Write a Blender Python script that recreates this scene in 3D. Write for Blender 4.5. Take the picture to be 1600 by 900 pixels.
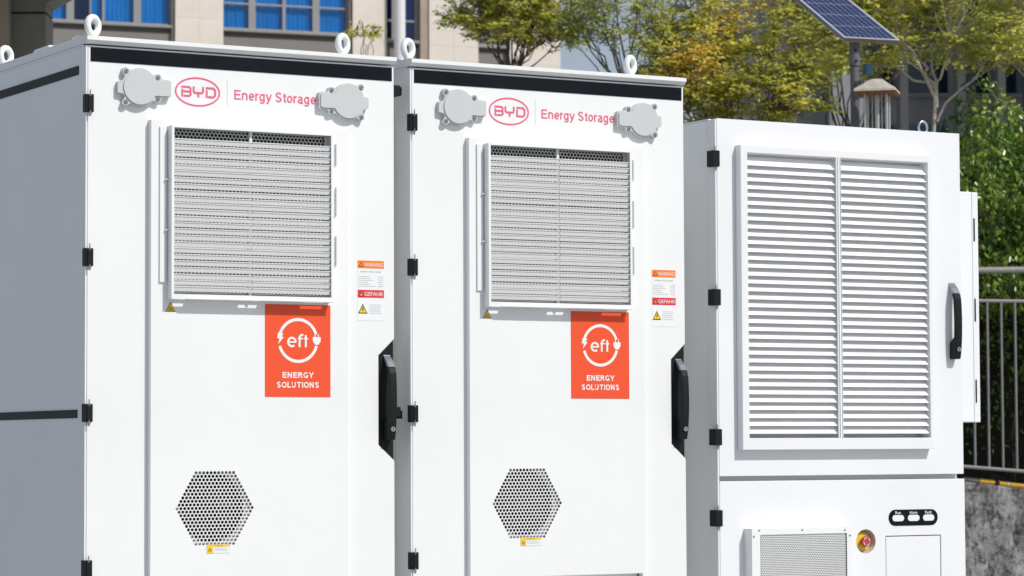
import bpy, bmesh, math, random
import numpy as np
from mathutils import Vector, Matrix
from mathutils.geometry import tessellate_polygon

R = math.radians
for o in list(bpy.data.objects):
    bpy.data.objects.remove(o)
scn = bpy.context.scene
COL = scn.collection
random.seed(7)

# ------------------------------------------------------------------ camera
FPX, YAW, PIT, ROL = 4498.949, 1.050239, 0.0556194, -0.0043658
CAM = Vector((-3.345649, -8.544494, 1.050866))
fw = Vector((math.cos(YAW)*math.cos(PIT), math.sin(YAW)*math.cos(PIT), math.sin(PIT)))
rr = Vector((math.sin(YAW), -math.cos(YAW), 0))
uu = rr.cross(fw)
r2 = rr*math.cos(ROL)+uu*math.sin(ROL)
u2 = -rr*math.sin(ROL)+uu*math.cos(ROL)
cd = bpy.data.cameras.new('camera')
cam = bpy.data.objects.new('camera', cd)
COL.objects.link(cam)
cam.matrix_world = Matrix(((r2.x, u2.x, -fw.x, CAM.x), (r2.y, u2.y, -fw.y, CAM.y), (r2.z, u2.z, -fw.z, CAM.z), (0, 0, 0, 1)))
cd.sensor_width = 36.0
cd.lens = FPX/1600*36
cd.clip_start, cd.clip_end = 0.1, 3000
cd.dof.use_dof = True
cd.dof.focus_distance = 9.6
cd.dof.aperture_fstop = 10
scn.camera = cam
scn.render.resolution_x, scn.render.resolution_y = 1024, 576

# ------------------------------------------------------------------ light
SUN = Vector((0.42, -1.0, 1.1)).normalized()
SUN_EL = math.asin(SUN.z)
SUN_ROT = math.atan2(SUN.x, SUN.y)
w = bpy.data.worlds.new('World')
scn.world = w
w.use_nodes = True
nt = w.node_tree
nt.nodes.clear()
sky = nt.nodes.new('ShaderNodeTexSky')
sky.sky_type = 'NISHITA'
sky.sun_disc = False
sky.sun_elevation = SUN_EL
sky.sun_rotation = SUN_ROT
sky.air_density = 1.0
sky.dust_density = 2.0
bg = nt.nodes.new('ShaderNodeBackground')
bg.inputs['Strength'].default_value = 0.078
wo = nt.nodes.new('ShaderNodeOutputWorld')
# thin high cloud over the blue
wtc = nt.nodes.new('ShaderNodeTexCoord')
wmp = nt.nodes.new('ShaderNodeMapping')
wmp.inputs['Scale'].default_value = (1, 1, 3.0)
wn = nt.nodes.new('ShaderNodeTexNoise')
wn.inputs['Scale'].default_value = 2.6
wn.inputs['Detail'].default_value = 7
wn.inputs['Roughness'].default_value = 0.55
wr = nt.nodes.new('ShaderNodeMapRange')
wr.inputs['From Min'].default_value = 0.36
wr.inputs['From Max'].default_value = 0.66
wr.inputs['To Min'].default_value = 0.62
wr.inputs['To Max'].default_value = 1.0
wm = nt.nodes.new('ShaderNodeMixRGB')
wm.inputs[2].default_value = (5.6, 6.3, 7.6, 1)
nt.links.new(wtc.outputs['Generated'], wmp.inputs[0])
nt.links.new(wmp.outputs[0], wn.inputs[0])
nt.links.new(wn.outputs['Fac'], wr.inputs[0])
wsep = nt.nodes.new('ShaderNodeSeparateXYZ')
nt.links.new(wtc.outputs['Generated'], wsep.inputs[0])
wel = nt.nodes.new('ShaderNodeMapRange')          # haze and cloud thicken toward the horizon all round
wel.inputs['From Min'].default_value = 0.12
wel.inputs['From Max'].default_value = 0.55
wel.inputs['To Min'].default_value = 0.92
wel.inputs['To Max'].default_value = 0.12
nt.links.new(wsep.outputs[2], wel.inputs[0])
wmul = nt.nodes.new('ShaderNodeMath')
wmul.operation = 'MULTIPLY'
nt.links.new(wr.outputs[0], wmul.inputs[0])
nt.links.new(wel.outputs[0], wmul.inputs[1])
nt.links.new(wmul.outputs[0], wm.inputs[0])
nt.links.new(sky.outputs[0], wm.inputs[1])
nt.links.new(wm.outputs[0], bg.inputs[0])
nt.links.new(bg.outputs[0], wo.inputs[0])
sl = bpy.data.lights.new('sun', 'SUN')
sl.energy = 2.85
sl.angle = R(0.5)
sl.color = (1.0, 0.965, 0.92)
so = bpy.data.objects.new('sun', sl)
COL.objects.link(so)
so.rotation_euler = (-SUN).to_track_quat('-Z', 'Y').to_euler()
so.location = (5, -12, 14)
scn.view_settings.view_transform = 'Standard'
scn.view_settings.look = 'None'
scn.view_settings.exposure = 0.12
scn.view_settings.gamma = 1

ZG = -0.40     # ground
ZB = -0.15     # top of plinth, base of the cabinets


# ------------------------------------------------------------------ materials
def mat(name, col, rough=0.5, metal=0.0, noise=0.0, nscale=6.0, bump=0.0, bscale=60.0, spec=0.5, col2=None, coat=0.0):
    m = bpy.data.materials.new(name)
    m.use_nodes = True
    t = m.node_tree
    b = t.nodes['Principled BSDF']
    b.inputs['Base Color'].default_value = (*col, 1)
    b.inputs['Roughness'].default_value = rough
    b.inputs['Metallic'].default_value = metal
    b.inputs['Specular IOR Level'].default_value = spec
    b.inputs['Coat Weight'].default_value = coat
    tc = t.nodes.new('ShaderNodeTexCoord')
    if noise > 0 or col2:
        n = t.nodes.new('ShaderNodeTexNoise')
        n.inputs['Scale'].default_value = nscale
        n.inputs['Detail'].default_value = 6
        n.inputs['Roughness'].default_value = 0.6
        t.links.new(tc.outputs['Object'], n.inputs['Vector'])
        cr = t.nodes.new('ShaderNodeValToRGB')
        c2 = col2 or tuple(c*(1-noise) for c in col)
        cr.color_ramp.elements[0].position = 0.35
        cr.color_ramp.elements[1].position = 0.65
        cr.color_ramp.elements[0].color = (*c2, 1)
        cr.color_ramp.elements[1].color = (*col, 1)
        t.links.new(n.outputs['Fac'], cr.inputs[0])
        t.links.new(cr.outputs[0], b.inputs['Base Color'])
    if bump > 0:
        n2 = t.nodes.new('ShaderNodeTexNoise')
        n2.inputs['Scale'].default_value = bscale
        n2.inputs['Detail'].default_value = 4
        t.links.new(tc.outputs['Object'], n2.inputs['Vector'])
        bp = t.nodes.new('ShaderNodeBump')
        bp.inputs['Strength'].default_value = bump
        bp.inputs['Distance'].default_value = 0.004
        t.links.new(n2.outputs['Fac'], bp.inputs['Height'])
        t.links.new(bp.outputs[0], b.inputs['Normal'])
    return m


M = {}
M['white'] = mat('white_powder_coat', (0.835, 0.855, 0.85), 0.5, noise=0.045, nscale=1.3, bump=0.05, bscale=220, spec=0.35)
M['white2'] = mat('white_powder_coat_cool', (0.825, 0.845, 0.855), 0.5, noise=0.045, nscale=1.2, bump=0.05, bscale=220, spec=0.35)
M['whiteslat'] = mat('louvre_powder_coat', (0.90, 0.91, 0.91), 0.5, noise=0.03, nscale=3)
M['slat'] = mat('fine_perforated_sheet', (0.87, 0.875, 0.86), 0.55, noise=0.14, nscale=380)
M['mesh'] = mat('perforated_sheet', (0.56, 0.57, 0.56), 0.5)
M['cover'] = mat('light_grey_cast_cover', (0.56, 0.585, 0.58), 0.5, bump=0.05, bscale=300)
M['black'] = mat('black_plastic', (0.010, 0.012, 0.013), 0.5, bump=0.06, bscale=300, spec=0.2)
M['strip'] = mat('black_strip', (0.011, 0.015, 0.019), 0.5, noise=0.3, nscale=5, spec=0.05)
M['dark'] = mat('dark_interior', (0.012, 0.012, 0.012), 0.8)
M['duct'] = mat('galvanised_duct', (0.60, 0.60, 0.59), 0.5)
M['steel'] = mat('brushed_steel', (0.55, 0.56, 0.56), 0.3, metal=0.9)
M['chrome'] = mat('silver_handle_cap', (0.30, 0.34, 0.38), 0.3, metal=0.6)
M['pink'] = mat('pink_red_print', (0.76, 0.12, 0.22), 0.5)
M['greyline'] = mat('pale_grey_print', (0.52, 0.54, 0.56), 0.5)
M['orange'] = mat('orange_vinyl', (0.84, 0.080, 0.016), 0.5, noise=0.03, nscale=3)
M['printwhite'] = mat('white_print', (0.85, 0.84, 0.82), 0.45)
M['warn'] = mat('warning_orange', (0.85, 0.22, 0.02), 0.45)
M['red'] = mat('warning_red', (0.68, 0.035, 0.05), 0.45)
M['yellow'] = mat('sign_yellow', (0.86, 0.58, 0.03), 0.45)
M['grey'] = mat('print_grey', (0.22, 0.25, 0.26), 0.6)
M['lgrey'] = mat('fine_print_grey', (0.40, 0.42, 0.43), 0.6)
M['paper'] = mat('label_paper', (0.82, 0.835, 0.835), 0.45)
M['concrete'] = mat('concrete', (0.36, 0.35, 0.33), 0.85, noise=0.25, nscale=1.2, bump=0.5, bscale=30)
M['ground'] = mat('paved_ground', (0.44, 0.435, 0.42), 0.85, noise=0.25, nscale=0.35, bump=0.4, bscale=20)
M['stone'] = mat('cream_stone', (0.82, 0.745, 0.655), 0.75, noise=0.16, nscale=0.9, bump=0.2, bscale=12)
M['spandrel'] = mat('grey_spandrel', (0.235, 0.22, 0.205), 0.7, noise=0.12, nscale=0.8)
M['frame'] = mat('aluminium_frame', (0.30, 0.295, 0.29), 0.5, noise=0.08, nscale=3)
M['pipe'] = mat('white_pipe_paint', (0.78, 0.78, 0.78), 0.45)
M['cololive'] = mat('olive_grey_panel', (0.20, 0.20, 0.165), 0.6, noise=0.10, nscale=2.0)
M['coltan'] = mat('tan_stone', (0.40, 0.33, 0.25), 0.7, noise=0.15, nscale=3)
M['railing'] = mat('bronze_railing', (0.27, 0.255, 0.245), 0.42, metal=0.35, noise=0.1, nscale=20)
M['wallgrey'] = mat('grey_wall', (0.30, 0.30, 0.32), 0.7, noise=0.2, nscale=1.0)
M['colgrey'] = mat('grey_column', (0.27, 0.265, 0.26), 0.7, noise=0.2, nscale=2.0)
M['darkglass'] = mat('dark_glass', (0.01, 0.025, 0.045), 0.08)
M['tealglass'] = mat('teal_glass', (0.01, 0.10, 0.16), 0.12)
M['poleg'] = mat('weathered_grey_pole', (0.15, 0.145, 0.15), 0.6, metal=0.2, noise=0.3, nscale=18)
M['alu'] = mat('anodised_frame', (0.72, 0.73, 0.74), 0.35, metal=0.3)
M['cell'] = mat('solar_cell', (0.022, 0.035, 0.125), 0.22, noise=0.45, nscale=60, coat=0.2)
M['lampcap'] = mat('weathered_cream_cap', (0.58, 0.54, 0.44), 0.65, noise=0.3, nscale=22)
M['rust'] = mat('rusty_underside', (0.30, 0.12, 0.05), 0.8, noise=0.5, nscale=40)
M['tube'] = mat('grey_tube', (0.50, 0.50, 0.47), 0.35, metal=0.3)
M['edge'] = mat('shaded_brown_edge', (0.16, 0.12, 0.09), 0.6, noise=0.4, nscale=30)
M['teal'] = mat('teal_box', (0.05, 0.15, 0.20), 0.5)
M['bark'] = mat('brown_bark', (0.16, 0.125, 0.10), 0.85, noise=0.4, nscale=18, bump=0.5)
M['palebark'] = mat('pale_bark', (0.56, 0.50, 0.41), 0.8, noise=0.45, nscale=14, bump=0.5)
M['pipeyellow'] = mat('pipe_yellow', (0.65, 0.36, 0.02), 0.5, noise=0.3, nscale=20)
M['ledge'] = mat('pale_ledge', (0.55, 0.50, 0.42), 0.8, noise=0.2, nscale=5)
M['capred'] = mat('button_red', (0.46, 0.045, 0.075), 0.4, coat=0.2)
M['curtain'] = mat('curtain_cloth', (0.84, 0.85, 0.86), 0.9, noise=0.2, nscale=1.6)


def stained():
    m = bpy.data.materials.new('stained_concrete')
    m.use_nodes = True
    t = m.node_tree
    b = t.nodes['Principled BSDF']
    b.inputs['Roughness'].default_value = 0.9
    tc = t.nodes.new('ShaderNodeTexCoord')

    def noise(sc, det, rough, vec=None):
        n = t.nodes.new('ShaderNodeTexNoise')
        n.inputs['Scale'].default_value = sc
        n.inputs['Detail'].default_value = det
        n.inputs['Roughness'].default_value = rough
        t.links.new(vec or tc.outputs['Object'], n.inputs['Vector'])
        return n

    def ramp(n, p0, p1, c0, c1):
        r = t.nodes.new('ShaderNodeValToRGB')
        r.color_ramp.elements[0].position = p0
        r.color_ramp.elements[1].position = p1
        r.color_ramp.elements[0].color = (*c0, 1)
        r.color_ramp.elements[1].color = (*c1, 1)
        t.links.new(n.outputs['Fac'], r.inputs[0])
        return r
    base = ramp(noise(7, 10, 0.75), 0.36, 0.62, (0.09, 0.09, 0.093), (0.40, 0.39, 0.38))
    st = ramp(noise(13, 12, 0.8), 0.42, 0.52, (0.12, 0.12, 0.12), (1, 1, 1))
    mp = t.nodes.new('ShaderNodeMapping')
    mp.inputs['Scale'].default_value = (9, 9, 1.6)
    t.links.new(tc.outputs['Object'], mp.inputs['Vector'])
    dr = ramp(noise(1.2, 8, 0.6, mp.outputs[0]), 0.38, 0.62, (0.35, 0.35, 0.36), (1, 1, 1))
    a = t.nodes.new('ShaderNodeMixRGB')
    a.blend_type = 'MULTIPLY'
    a.inputs[0].default_value = 1
    c = t.nodes.new('ShaderNodeMixRGB')
    c.blend_type = 'MULTIPLY'
    c.inputs[0].default_value = 0.8
    t.links.new(base.outputs[0], a.inputs[1])
    t.links.new(st.outputs[0], a.inputs[2])
    t.links.new(a.outputs[0], c.inputs[1])
    t.links.new(dr.outputs[0], c.inputs[2])
    t.links.new(c.outputs[0], b.inputs['Base Color'])
    bp = t.nodes.new('ShaderNodeBump')
    bp.inputs['Strength'].default_value = 0.6
    bp.inputs['Distance'].default_value = 0.01
    n3 = noise(30, 6, 0.7)
    t.links.new(n3.outputs['Fac'], bp.inputs['Height'])
    t.links.new(bp.outputs[0], b.inputs['Normal'])
    return m


M['stained'] = stained()


def glass(name, tint, refl=0.12):
    m = bpy.data.materials.new(name)
    m.use_nodes = True
    t = m.node_tree
    t.nodes.clear()
    o = t.nodes.new('ShaderNodeOutputMaterial')
    mx = t.nodes.new('ShaderNodeMixShader')
    mx.inputs[0].default_value = refl
    tr = t.nodes.new('ShaderNodeBsdfTransparent')
    tr.inputs[0].default_value = (*tint, 1)
    g = t.nodes.new('ShaderNodeBsdfGlossy')
    g.inputs['Color'].default_value = (0.55, 0.75, 1.0, 1)
    g.inputs['Roughness'].default_value = 0.03
    t.links.new(tr.outputs[0], mx.inputs[1])
    t.links.new(g.outputs[0], mx.inputs[2])
    t.links.new(mx.outputs[0], o.inputs[0])
    return m


M['glass'] = glass('blue_tinted_glass', (0.25, 0.67, 0.90), 0.07)
M['glassdark'] = glass('navy_tinted_glass', (0.10, 0.26, 0.56), 0.08)


def leafmat(name, stops, trans=0.35, rough=0.5):
    m = bpy.data.materials.new(name)
    m.use_nodes = True
    t = m.node_tree
    t.nodes.clear()
    o = t.nodes.new('ShaderNodeOutputMaterial')
    geo = t.nodes.new('ShaderNodeNewGeometry')
    cr = t.nodes.new('ShaderNodeValToRGB')
    e = cr.color_ramp.elements
    for i, (p, c) in enumerate(stops):
        el = e[i] if i < 2 else e.new(p)
        el.position = p
        el.color = (*c, 1)
    tc = t.nodes.new('ShaderNodeTexCoord')
    n = t.nodes.new('ShaderNodeTexNoise')
    n.inputs['Scale'].default_value = 1.7
    n.inputs['Detail'].default_value = 3
    t.links.new(tc.outputs['Object'], n.inputs['Vector'])
    ma = t.nodes.new('ShaderNodeMath')
    ma.operation = 'MULTIPLY_ADD'
    ma.inputs[1].default_value = 1.9
    ma.inputs[2].default_value = -0.76
    t.links.new(n.outputs['Fac'], ma.inputs[0])
    mb = t.nodes.new('ShaderNodeMath')
    mb.operation = 'MULTIPLY_ADD'
    mb.inputs[1].default_value = 0.55
    t.links.new(geo.outputs['Random Per Island'], mb.inputs[0])
    t.links.new(ma.outputs[0], mb.inputs[2])
    t.links.new(mb.outputs[0], cr.inputs[0])
    p = t.nodes.new('ShaderNodeBsdfPrincipled')
    p.inputs['Roughness'].default_value = rough
    tl = t.nodes.new('ShaderNodeBsdfTranslucent')
    mx = t.nodes.new('ShaderNodeMixShader')
    mx.inputs[0].default_value = trans
    t.links.new(cr.outputs[0], p.inputs['Base Color'])
    t.links.new(cr.outputs[0], tl.inputs[0])
    t.links.new(p.outputs[0], mx.inputs[1])
    t.links.new(tl.outputs[0], mx.inputs[2])
    t.links.new(mx.outputs[0], o.inputs[0])
    return m


M['leaf_olive'] = leafmat('olive_green_leaves', [(0.0, (0.30, 0.36, 0.05)), (1.0, (0.90, 0.84, 0.26)), (0.35, (0.58, 0.62, 0.10)), (0.7, (0.80, 0.78, 0.18))], 0.55)
M['leaf_sparse'] = leafmat('pale_green_leaves', [(0.0, (0.24, 0.34, 0.08)), (1.0, (0.78, 0.76, 0.24)), (0.5, (0.50, 0.58, 0.14))], 0.5)
M['leaf_gold'] = leafmat('golden_leaves', [(0.0, (0.32, 0.38, 0.045)), (1.0, (0.90, 0.48, 0.08)), (0.45, (0.72, 0.72, 0.12)), (0.74, (0.90, 0.80, 0.17)), (0.94, (0.88, 0.58, 0.10))], 0.5)
M['leaf_hedge'] = leafmat('glossy_green_leaves', [(0.0, (0.04, 0.09, 0.012)), (1.0, (0.50, 0.56, 0.12)), (0.45, (0.11, 0.20, 0.025)), (0.75, (0.26, 0.36, 0.05))], 0.25, 0.3)
M['hedge_shade'] = mat('under_hedge_shade', (0.016, 0.022, 0.010), 0.9, noise=0.6, nscale=9, bump=1.0, bscale=20)  # near-black colour stands in for the deep shade under the hedge


# ------------------------------------------------------------------ mesh helpers
class MB:
    def __init__(s):
        s.v, s.f = [], []

    def add(s, vs, fs):
        n = len(s.v)
        s.v += [tuple(v) for v in vs]
        s.f += [tuple(i+n for i in f) for f in fs]

    def box(s, x0, x1, y0, y1, z0, z1):
        s.add([(x, y, z) for z in (z0, z1) for y in (y0, y1) for x in (x0, x1)],
              [(0, 2, 3, 1), (4, 5, 7, 6), (0, 1, 5, 4), (2, 6, 7, 3), (0, 4, 6, 2), (1, 3, 7, 5)])

    def cyl(s, a, b, r0, r1=None, n=12, caps=True):
        r1 = r0 if r1 is None else r1
        a, b = Vector(a), Vector(b)
        d = (b-a).normalized()
        q = d.to_track_quat('Z', 'Y')
        vs = []
        for c, r in ((a, r0), (b, r1)):
            for i in range(n):
                t = 2*math.pi*i/n
                vs.append(c+q @ Vector((r*math.cos(t), r*math.sin(t), 0)))
        fs = [(i, (i+1) % n, n+(i+1) % n, n+i) for i in range(n)]
        if caps:
            fs += [tuple(range(n-1, -1, -1)), tuple(range(n, 2*n))]
        s.add(vs, fs)

    def prism_xz(s, pts, y0, y1):
        """outline in x,z extruded from y0 (front) to y1"""
        n = len(pts)
        vs = [(x, y0, z) for x, z in pts]+[(x, y1, z) for x, z in pts]
        tris = tessellate_polygon([[Vector((x, z, 0)) for x, z in pts]])
        fs = [tuple(t) for t in tris]+[tuple(i+n for i in reversed(t)) for t in tris]
        fs += [(i, (i+1) % n, n+(i+1) % n, n+i) for i in range(n)]
        s.add(vs, fs)

    def prism_yz(s, pts, x0, x1):
        n = len(pts)
        vs = [(x0, y, z) for y, z in pts]+[(x1, y, z) for y, z in pts]
        tris = tessellate_polygon([[Vector((y, z, 0)) for y, z in pts]])
        fs = [tuple(t) for t in tris]+[tuple(i+n for i in reversed(t)) for t in tris]
        fs += [(i, (i+1) % n, n+(i+1) % n, n+i) for i in range(n)]
        s.add(vs, fs)

    def holed(s, outline, holes, y0, y1):
        loops = [outline]+holes
        flat = [p for l in loops for p in l]
        n = len(flat)
        tris = tessellate_polygon([[Vector((x, z, 0)) for x, z in l] for l in loops])
        vs = [(x, y0, z) for x, z in flat]+[(x, y1, z) for x, z in flat]
        fs = [tuple(t) for t in tris]+[tuple(i+n for i in reversed(t)) for t in tris]
        k = 0
        for l in loops:
            m = len(l)
            fs += [(k+i, k+(i+1) % m, n+k+(i+1) % m, n+k+i) for i in range(m)]
            k += m
        s.add(vs, fs)

    def mesh(s, name, m, smooth=False, recalc=True):
        me = bpy.data.meshes.new(name)
        me.from_pydata(s.v, [], s.f)
        if recalc:
            b = bmesh.new()
            b.from_mesh(me)
            bmesh.ops.recalc_face_normals(b, faces=b.faces)
            b.to_mesh(me)
            b.free()
        me.materials.append(m)
        if smooth:
            me.polygons.foreach_set('use_smooth', [True]*len(me.polygons))
        return me

    def build(s, name, m, parent=None, loc=None, bevel=0.0, smooth=False, recalc=True, label=None):
        o = bpy.data.objects.new(name, s.mesh(name, m, smooth, recalc))
        COL.objects.link(o)
        if parent:
            o.parent = parent
        if loc is not None:
            o.location = loc
        if bevel:
            bv = o.modifiers.new('bevel', 'BEVEL')
            bv.width = bevel
            bv.segments = 2
            bv.limit_method = 'ANGLE'
            bv.angle_limit = R(40)
        if label:
            o['label'] = label
        return o


def thing(name, label, cat, loc=(0, 0, 0), group=None):
    o = bpy.data.objects.new(name, None)
    COL.objects.link(o)
    o.location = loc
    o.empty_display_size = 0.2
    o['label'] = label
    o['category'] = cat
    if group:
        o['group'] = group
    return o


def struct(o):
    o['kind'] = 'structure'
    return o


def copy_tree(o, parent=None, skip=()):
    c = o.copy()
    COL.objects.link(c)
    c.parent = parent
    for ch in list(o.children):
        if ch.name.split('.')[0] not in skip:
            copy_tree(ch, c, skip)
    return c


def inst(me, name, parent, loc):
    o = bpy.data.objects.new(name, me)
    COL.objects.link(o)
    o.parent = parent
    o.location = loc
    return o


def circ(cx, cz, r, n=32, a0=0):
    return [(cx+r*math.cos(a0+2*math.pi*i/n), cz+r*math.sin(a0+2*math.pi*i/n)) for i in range(n)]


def text(s, x0, x1, zb, h, y, m, parent, name='lettering', bold=0.0, spacing=1.0, loc=None, cap=None):
    """flat print: spans x0..x1, baseline zb, cap height h, facing -y"""
    cu = bpy.data.curves.new(name, 'FONT')
    cu.body = s
    cu.size = 1
    cu.offset = bold
    cu.space_character = spacing
    cu.resolution_u = 3
    cu.fill_mode = 'FRONT'
    t = bpy.data.objects.new('tmp', cu)
    COL.objects.link(t)
    dg = bpy.context.evaluated_depsgraph_get()
    dg.update()
    me = bpy.data.meshes.new_from_object(t.evaluated_get(dg))
    bpy.data.objects.remove(t)
    xs = [v.co.x for v in me.vertices]
    a, b = min(xs), max(xs)
    caph = cap or 0.729
    for v in me.vertices:
        x, z = v.co.x, v.co.y
        v.co = (x0+(x-a)/(b-a)*(x1-x0), y, zb+z*h/caph)
    me.materials.clear()
    me.materials.append(m)
    me.name = name
    o = bpy.data.objects.new(name, me)
    COL.objects.link(o)
    o.parent = parent
    if loc is not None:
        o.location = loc
    return o


def glyph(c, t):
    """centre lines of plain grotesque letters, cap height 1"""
    h = t/2

    def arc(cx, cy, rx, ry, a0, a1, n=14):
        return [(cx+rx*math.cos(R(a0+(a1-a0)*i/n)), cy+ry*math.sin(R(a0+(a1-a0)*i/n))) for i in range(n+1)]
    X = 0.74
    r, rb = 0.275-h, 0.37-h
    G = {
        'E': (0.74, [[(h, 0), (h, 1)], [(0, 1-h), (0.62, 1-h)], [(0, 0.52), (0.57, 0.52)], [(0, h), (0.64, h)]]),
        'N': (0.86, [[(h, 0), (h, 1)], [(0.70-h, 0), (0.70-h, 1)], [(h, 1-h*0.6), (0.70-h, h*0.6)]]),
        'R': (0.80, [[(h, 0), (h, 1)], [(0, 1-h), (0.38, 1-h)]+arc(0.40, 0.735, 0.265-h, 0.265-h, 80, -80)+[(0.38, 0.47+h), (0, 0.47+h)], [(0.36, 0.48), (0.64, 0)]]),
        'G': (0.88, [arc(0.39, 0.5, 0.39-h, 0.5-h+0.01, 40, 325, 22)+[(0.74-h, 0.16), (0.74-h, 0.47)], [(0.42, 0.47-h), (0.74, 0.47-h)]]),
        'Y': (0.76, [[(0.04, 1), (0.35, 0.44)], [(0.66, 1), (0.35, 0.44)], [(0.35, 0.48), (0.35, 0)]]),
        'S': (0.78, [arc(0.33, 0.745, 0.30-h, 0.265-h, 15, 262)+arc(0.34, 0.265, 0.31-h, 0.275-h, 82, -168)]),
        'O': (0.90, [arc(0.41, 0.5, 0.41-h, 0.51-h, 0, 360, 28)]),
        'L': (0.66, [[(h, 1), (h, 0)], [(0, h), (0.56, h)]]),
        'U': (0.84, [[(h, 1), (h, 0.32)]+arc(0.34, 0.33, 0.34-h, 0.33-h, 180, 360)+[(0.68-h, 1)]]),
        'T': (0.74, [[(0.34, 0), (0.34, 1)], [(0.02, 1-h), (0.66, 1-h)]]),
        'I': (0.34, [[(h+0.06, 0), (h+0.06, 1)]]),
        'n': (0.66, [[(h, 0), (h, X)], arc(0.285, 0.44, 0.275-h, 0.31-h, 180, 0)+[(0.56-h, 0)]]),
        'e': (0.64, [arc(0.285, 0.37, r, rb+0.01, 3, 318, 20), [(h, 0.37), (0.56-h*0.5, 0.37)]]),
        'r': (0.40, [[(h, 0), (h, X)], arc(0.30, 0.42, 0.29-h, 0.33-h, 180, 82, 8)]),
        'g': (0.66, [arc(0.275, 0.375, r, rb, 0, 360, 24), [(0.54-h, X), (0.54-h, -0.02)]+arc(0.275, -0.03, r, 0.245-h, 0, -155, 12)]),
        'y': (0.58, [[(0.03, X), (0.27, 0.03)], [(0.51, X), (0.26, 0.0), (0.20, -0.14), (0.12, -0.20), (0.03, -0.20)]]),
        't': (0.37, [[(0.15, 0.93), (0.15, 0.14), (0.20, h+0.01), (0.31, h)], [(0, X-h), (0.31, X-h)]]),
        'o': (0.65, [arc(0.285, 0.37, r, rb+0.01, 0, 360, 24)]),
        'a': (0.64, [arc(0.27, 0.52, 0.245-h, 0.225-h, 165, 0, 12)+[(0.515-h, 0.10), (0.55, 0)], [(0.50, 0.43), (0.30, 0.40)]+arc(0.24, 0.215, 0.225-h, 0.205-h, 95, 270, 12)+[(0.36, 0.03), (0.50, 0.18)]]),
        ' ': (0.32, []),
    }
    return G[c]


def grotesk(s, x0, x1, zb, h, y, m, parent, t=0.13, loc=None):
    """sans-serif lettering as flat ribbons, x0..x1 wide on baseline zb"""
    total = sum(glyph(c, t)[0] for c in s)-0.08
    kx = (x1-x0)/total
    mb = MB()
    x = 0
    cnt = 0
    for c in s:
        adv, pls = glyph(c, t)
        for pl in pls:
            P = [Vector((x0+(x+px)*kx, zb+pz*h)) for px, pz in pl]
            L, Q = [], []
            for i, p in enumerate(P):
                d0 = (P[i]-P[i-1]).normalized() if i else None
                d1 = (P[i+1]-P[i]).normalized() if i < len(P)-1 else None
                d0, d1 = d0 or d1, d1 or d0
                n0, n1 = Vector((-d0.y, d0.x)), Vector((-d1.y, d1.x))
                nn_ = (n0+n1).normalized()
                k = t*h/2/max(0.4, nn_.dot(n0))
                L.append(p+nn_*k)
                Q.append(p-nn_*k)
            for i in range(len(P)-1):
                cnt += 1
                mb.add([(v.x, y-0.000008*(cnt % 40), v.y) for v in (L[i], L[i+1], Q[i+1], Q[i])], [(0, 1, 2, 3)])
        x += adv
    return mb.build('lettering', m, parent, loc, recalc=False)


def hexcells(cells, pitch, r, y0, y1, mb, nh=12, wall=True):
    """perforated sheet: one hexagonal cell with a round hole per centre (pointy-top)"""
    R6 = pitch/math.sqrt(3)
    for cx, cz in cells:
        outer = []
        for k in range(6):
            a = math.pi/2+k*math.pi/3
            b = a+math.pi/3
            p, q = (cx+R6*math.cos(a), cz+R6*math.sin(a)), (cx+R6*math.cos(b), cz+R6*math.sin(b))
            outer.append(p)
            if nh == 12:
                outer.append(((p[0]+q[0])/2, (p[1]+q[1])/2))
        inner = [(cx+r*math.cos(math.pi/2+2*math.pi*i/nh), cz+r*math.sin(math.pi/2+2*math.pi*i/nh)) for i in range(nh)]
        vs = [(x, y0, z) for x, z in outer]+[(x, y0, z) for x, z in inner]
        fs = [(i, (i+1) % nh, nh+(i+1) % nh, nh+i) for i in range(nh)]
        if wall:
            vs += [(x, y1, z) for x, z in inner]
            fs += [(nh+i, nh+(i+1) % nh, 2*nh+(i+1) % nh, 2*nh+i) for i in range(nh)]
        mb.add(vs, fs)


def hexboundary(cells, pitch):
    R6 = pitch/math.sqrt(3)
    ed = {}
    pos = {}

    def key(x, z):
        k = (round(x*1e5/20), round(z*1e5/20))
        for dx in (0, -1, 1):
            for dz in (0, -1, 1):
                if (k[0]+dx, k[1]+dz) in pos:
                    return (k[0]+dx, k[1]+dz)
        pos[k] = (x, z)
        return k
    for cx, cz in cells:
        ks = [key(cx+R6*math.cos(math.pi/2+k*math.pi/3), cz+R6*math.sin(math.pi/2+k*math.pi/3)) for k in range(6)]
        for i in range(6):
            a, b = ks[i], ks[(i+1) % 6]
            if (b, a) in ed:
                del ed[(b, a)]
            else:
                ed[(a, b)] = 1
    nx = {a: b for a, b in ed}
    st = next(iter(nx))
    out = [pos[st]]
    k = nx[st]
    while k != st:
        out.append(pos[k])
        k = nx[k]
    return out


# ------------------------------------------------------------------ ground
g = MB()
n = 24
g.add([(-300, -300, ZG), (600, -300, ZG), (600, 600, ZG), (-300, 600, ZG)], [(0, 1, 2, 3)])
struct(g.build('ground', M['ground'], recalc=False))
g = MB()
g.box(-0.25, 3.95, -0.30, 1.25, ZG+0.003, ZB)
pl = g.build('concrete_plinth', M['concrete'], bevel=0.01)
struct(pl)

# ------------------------------------------------------------------ battery cabinets
L0 = (0, 0, -ZB)          # parts are written in absolute height, the root stands on the plinth
W, DEP = 1.098, 0.95
HINGE_Z = [2.149, 1.660, 1.168, 0.677, 0.19]


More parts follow.
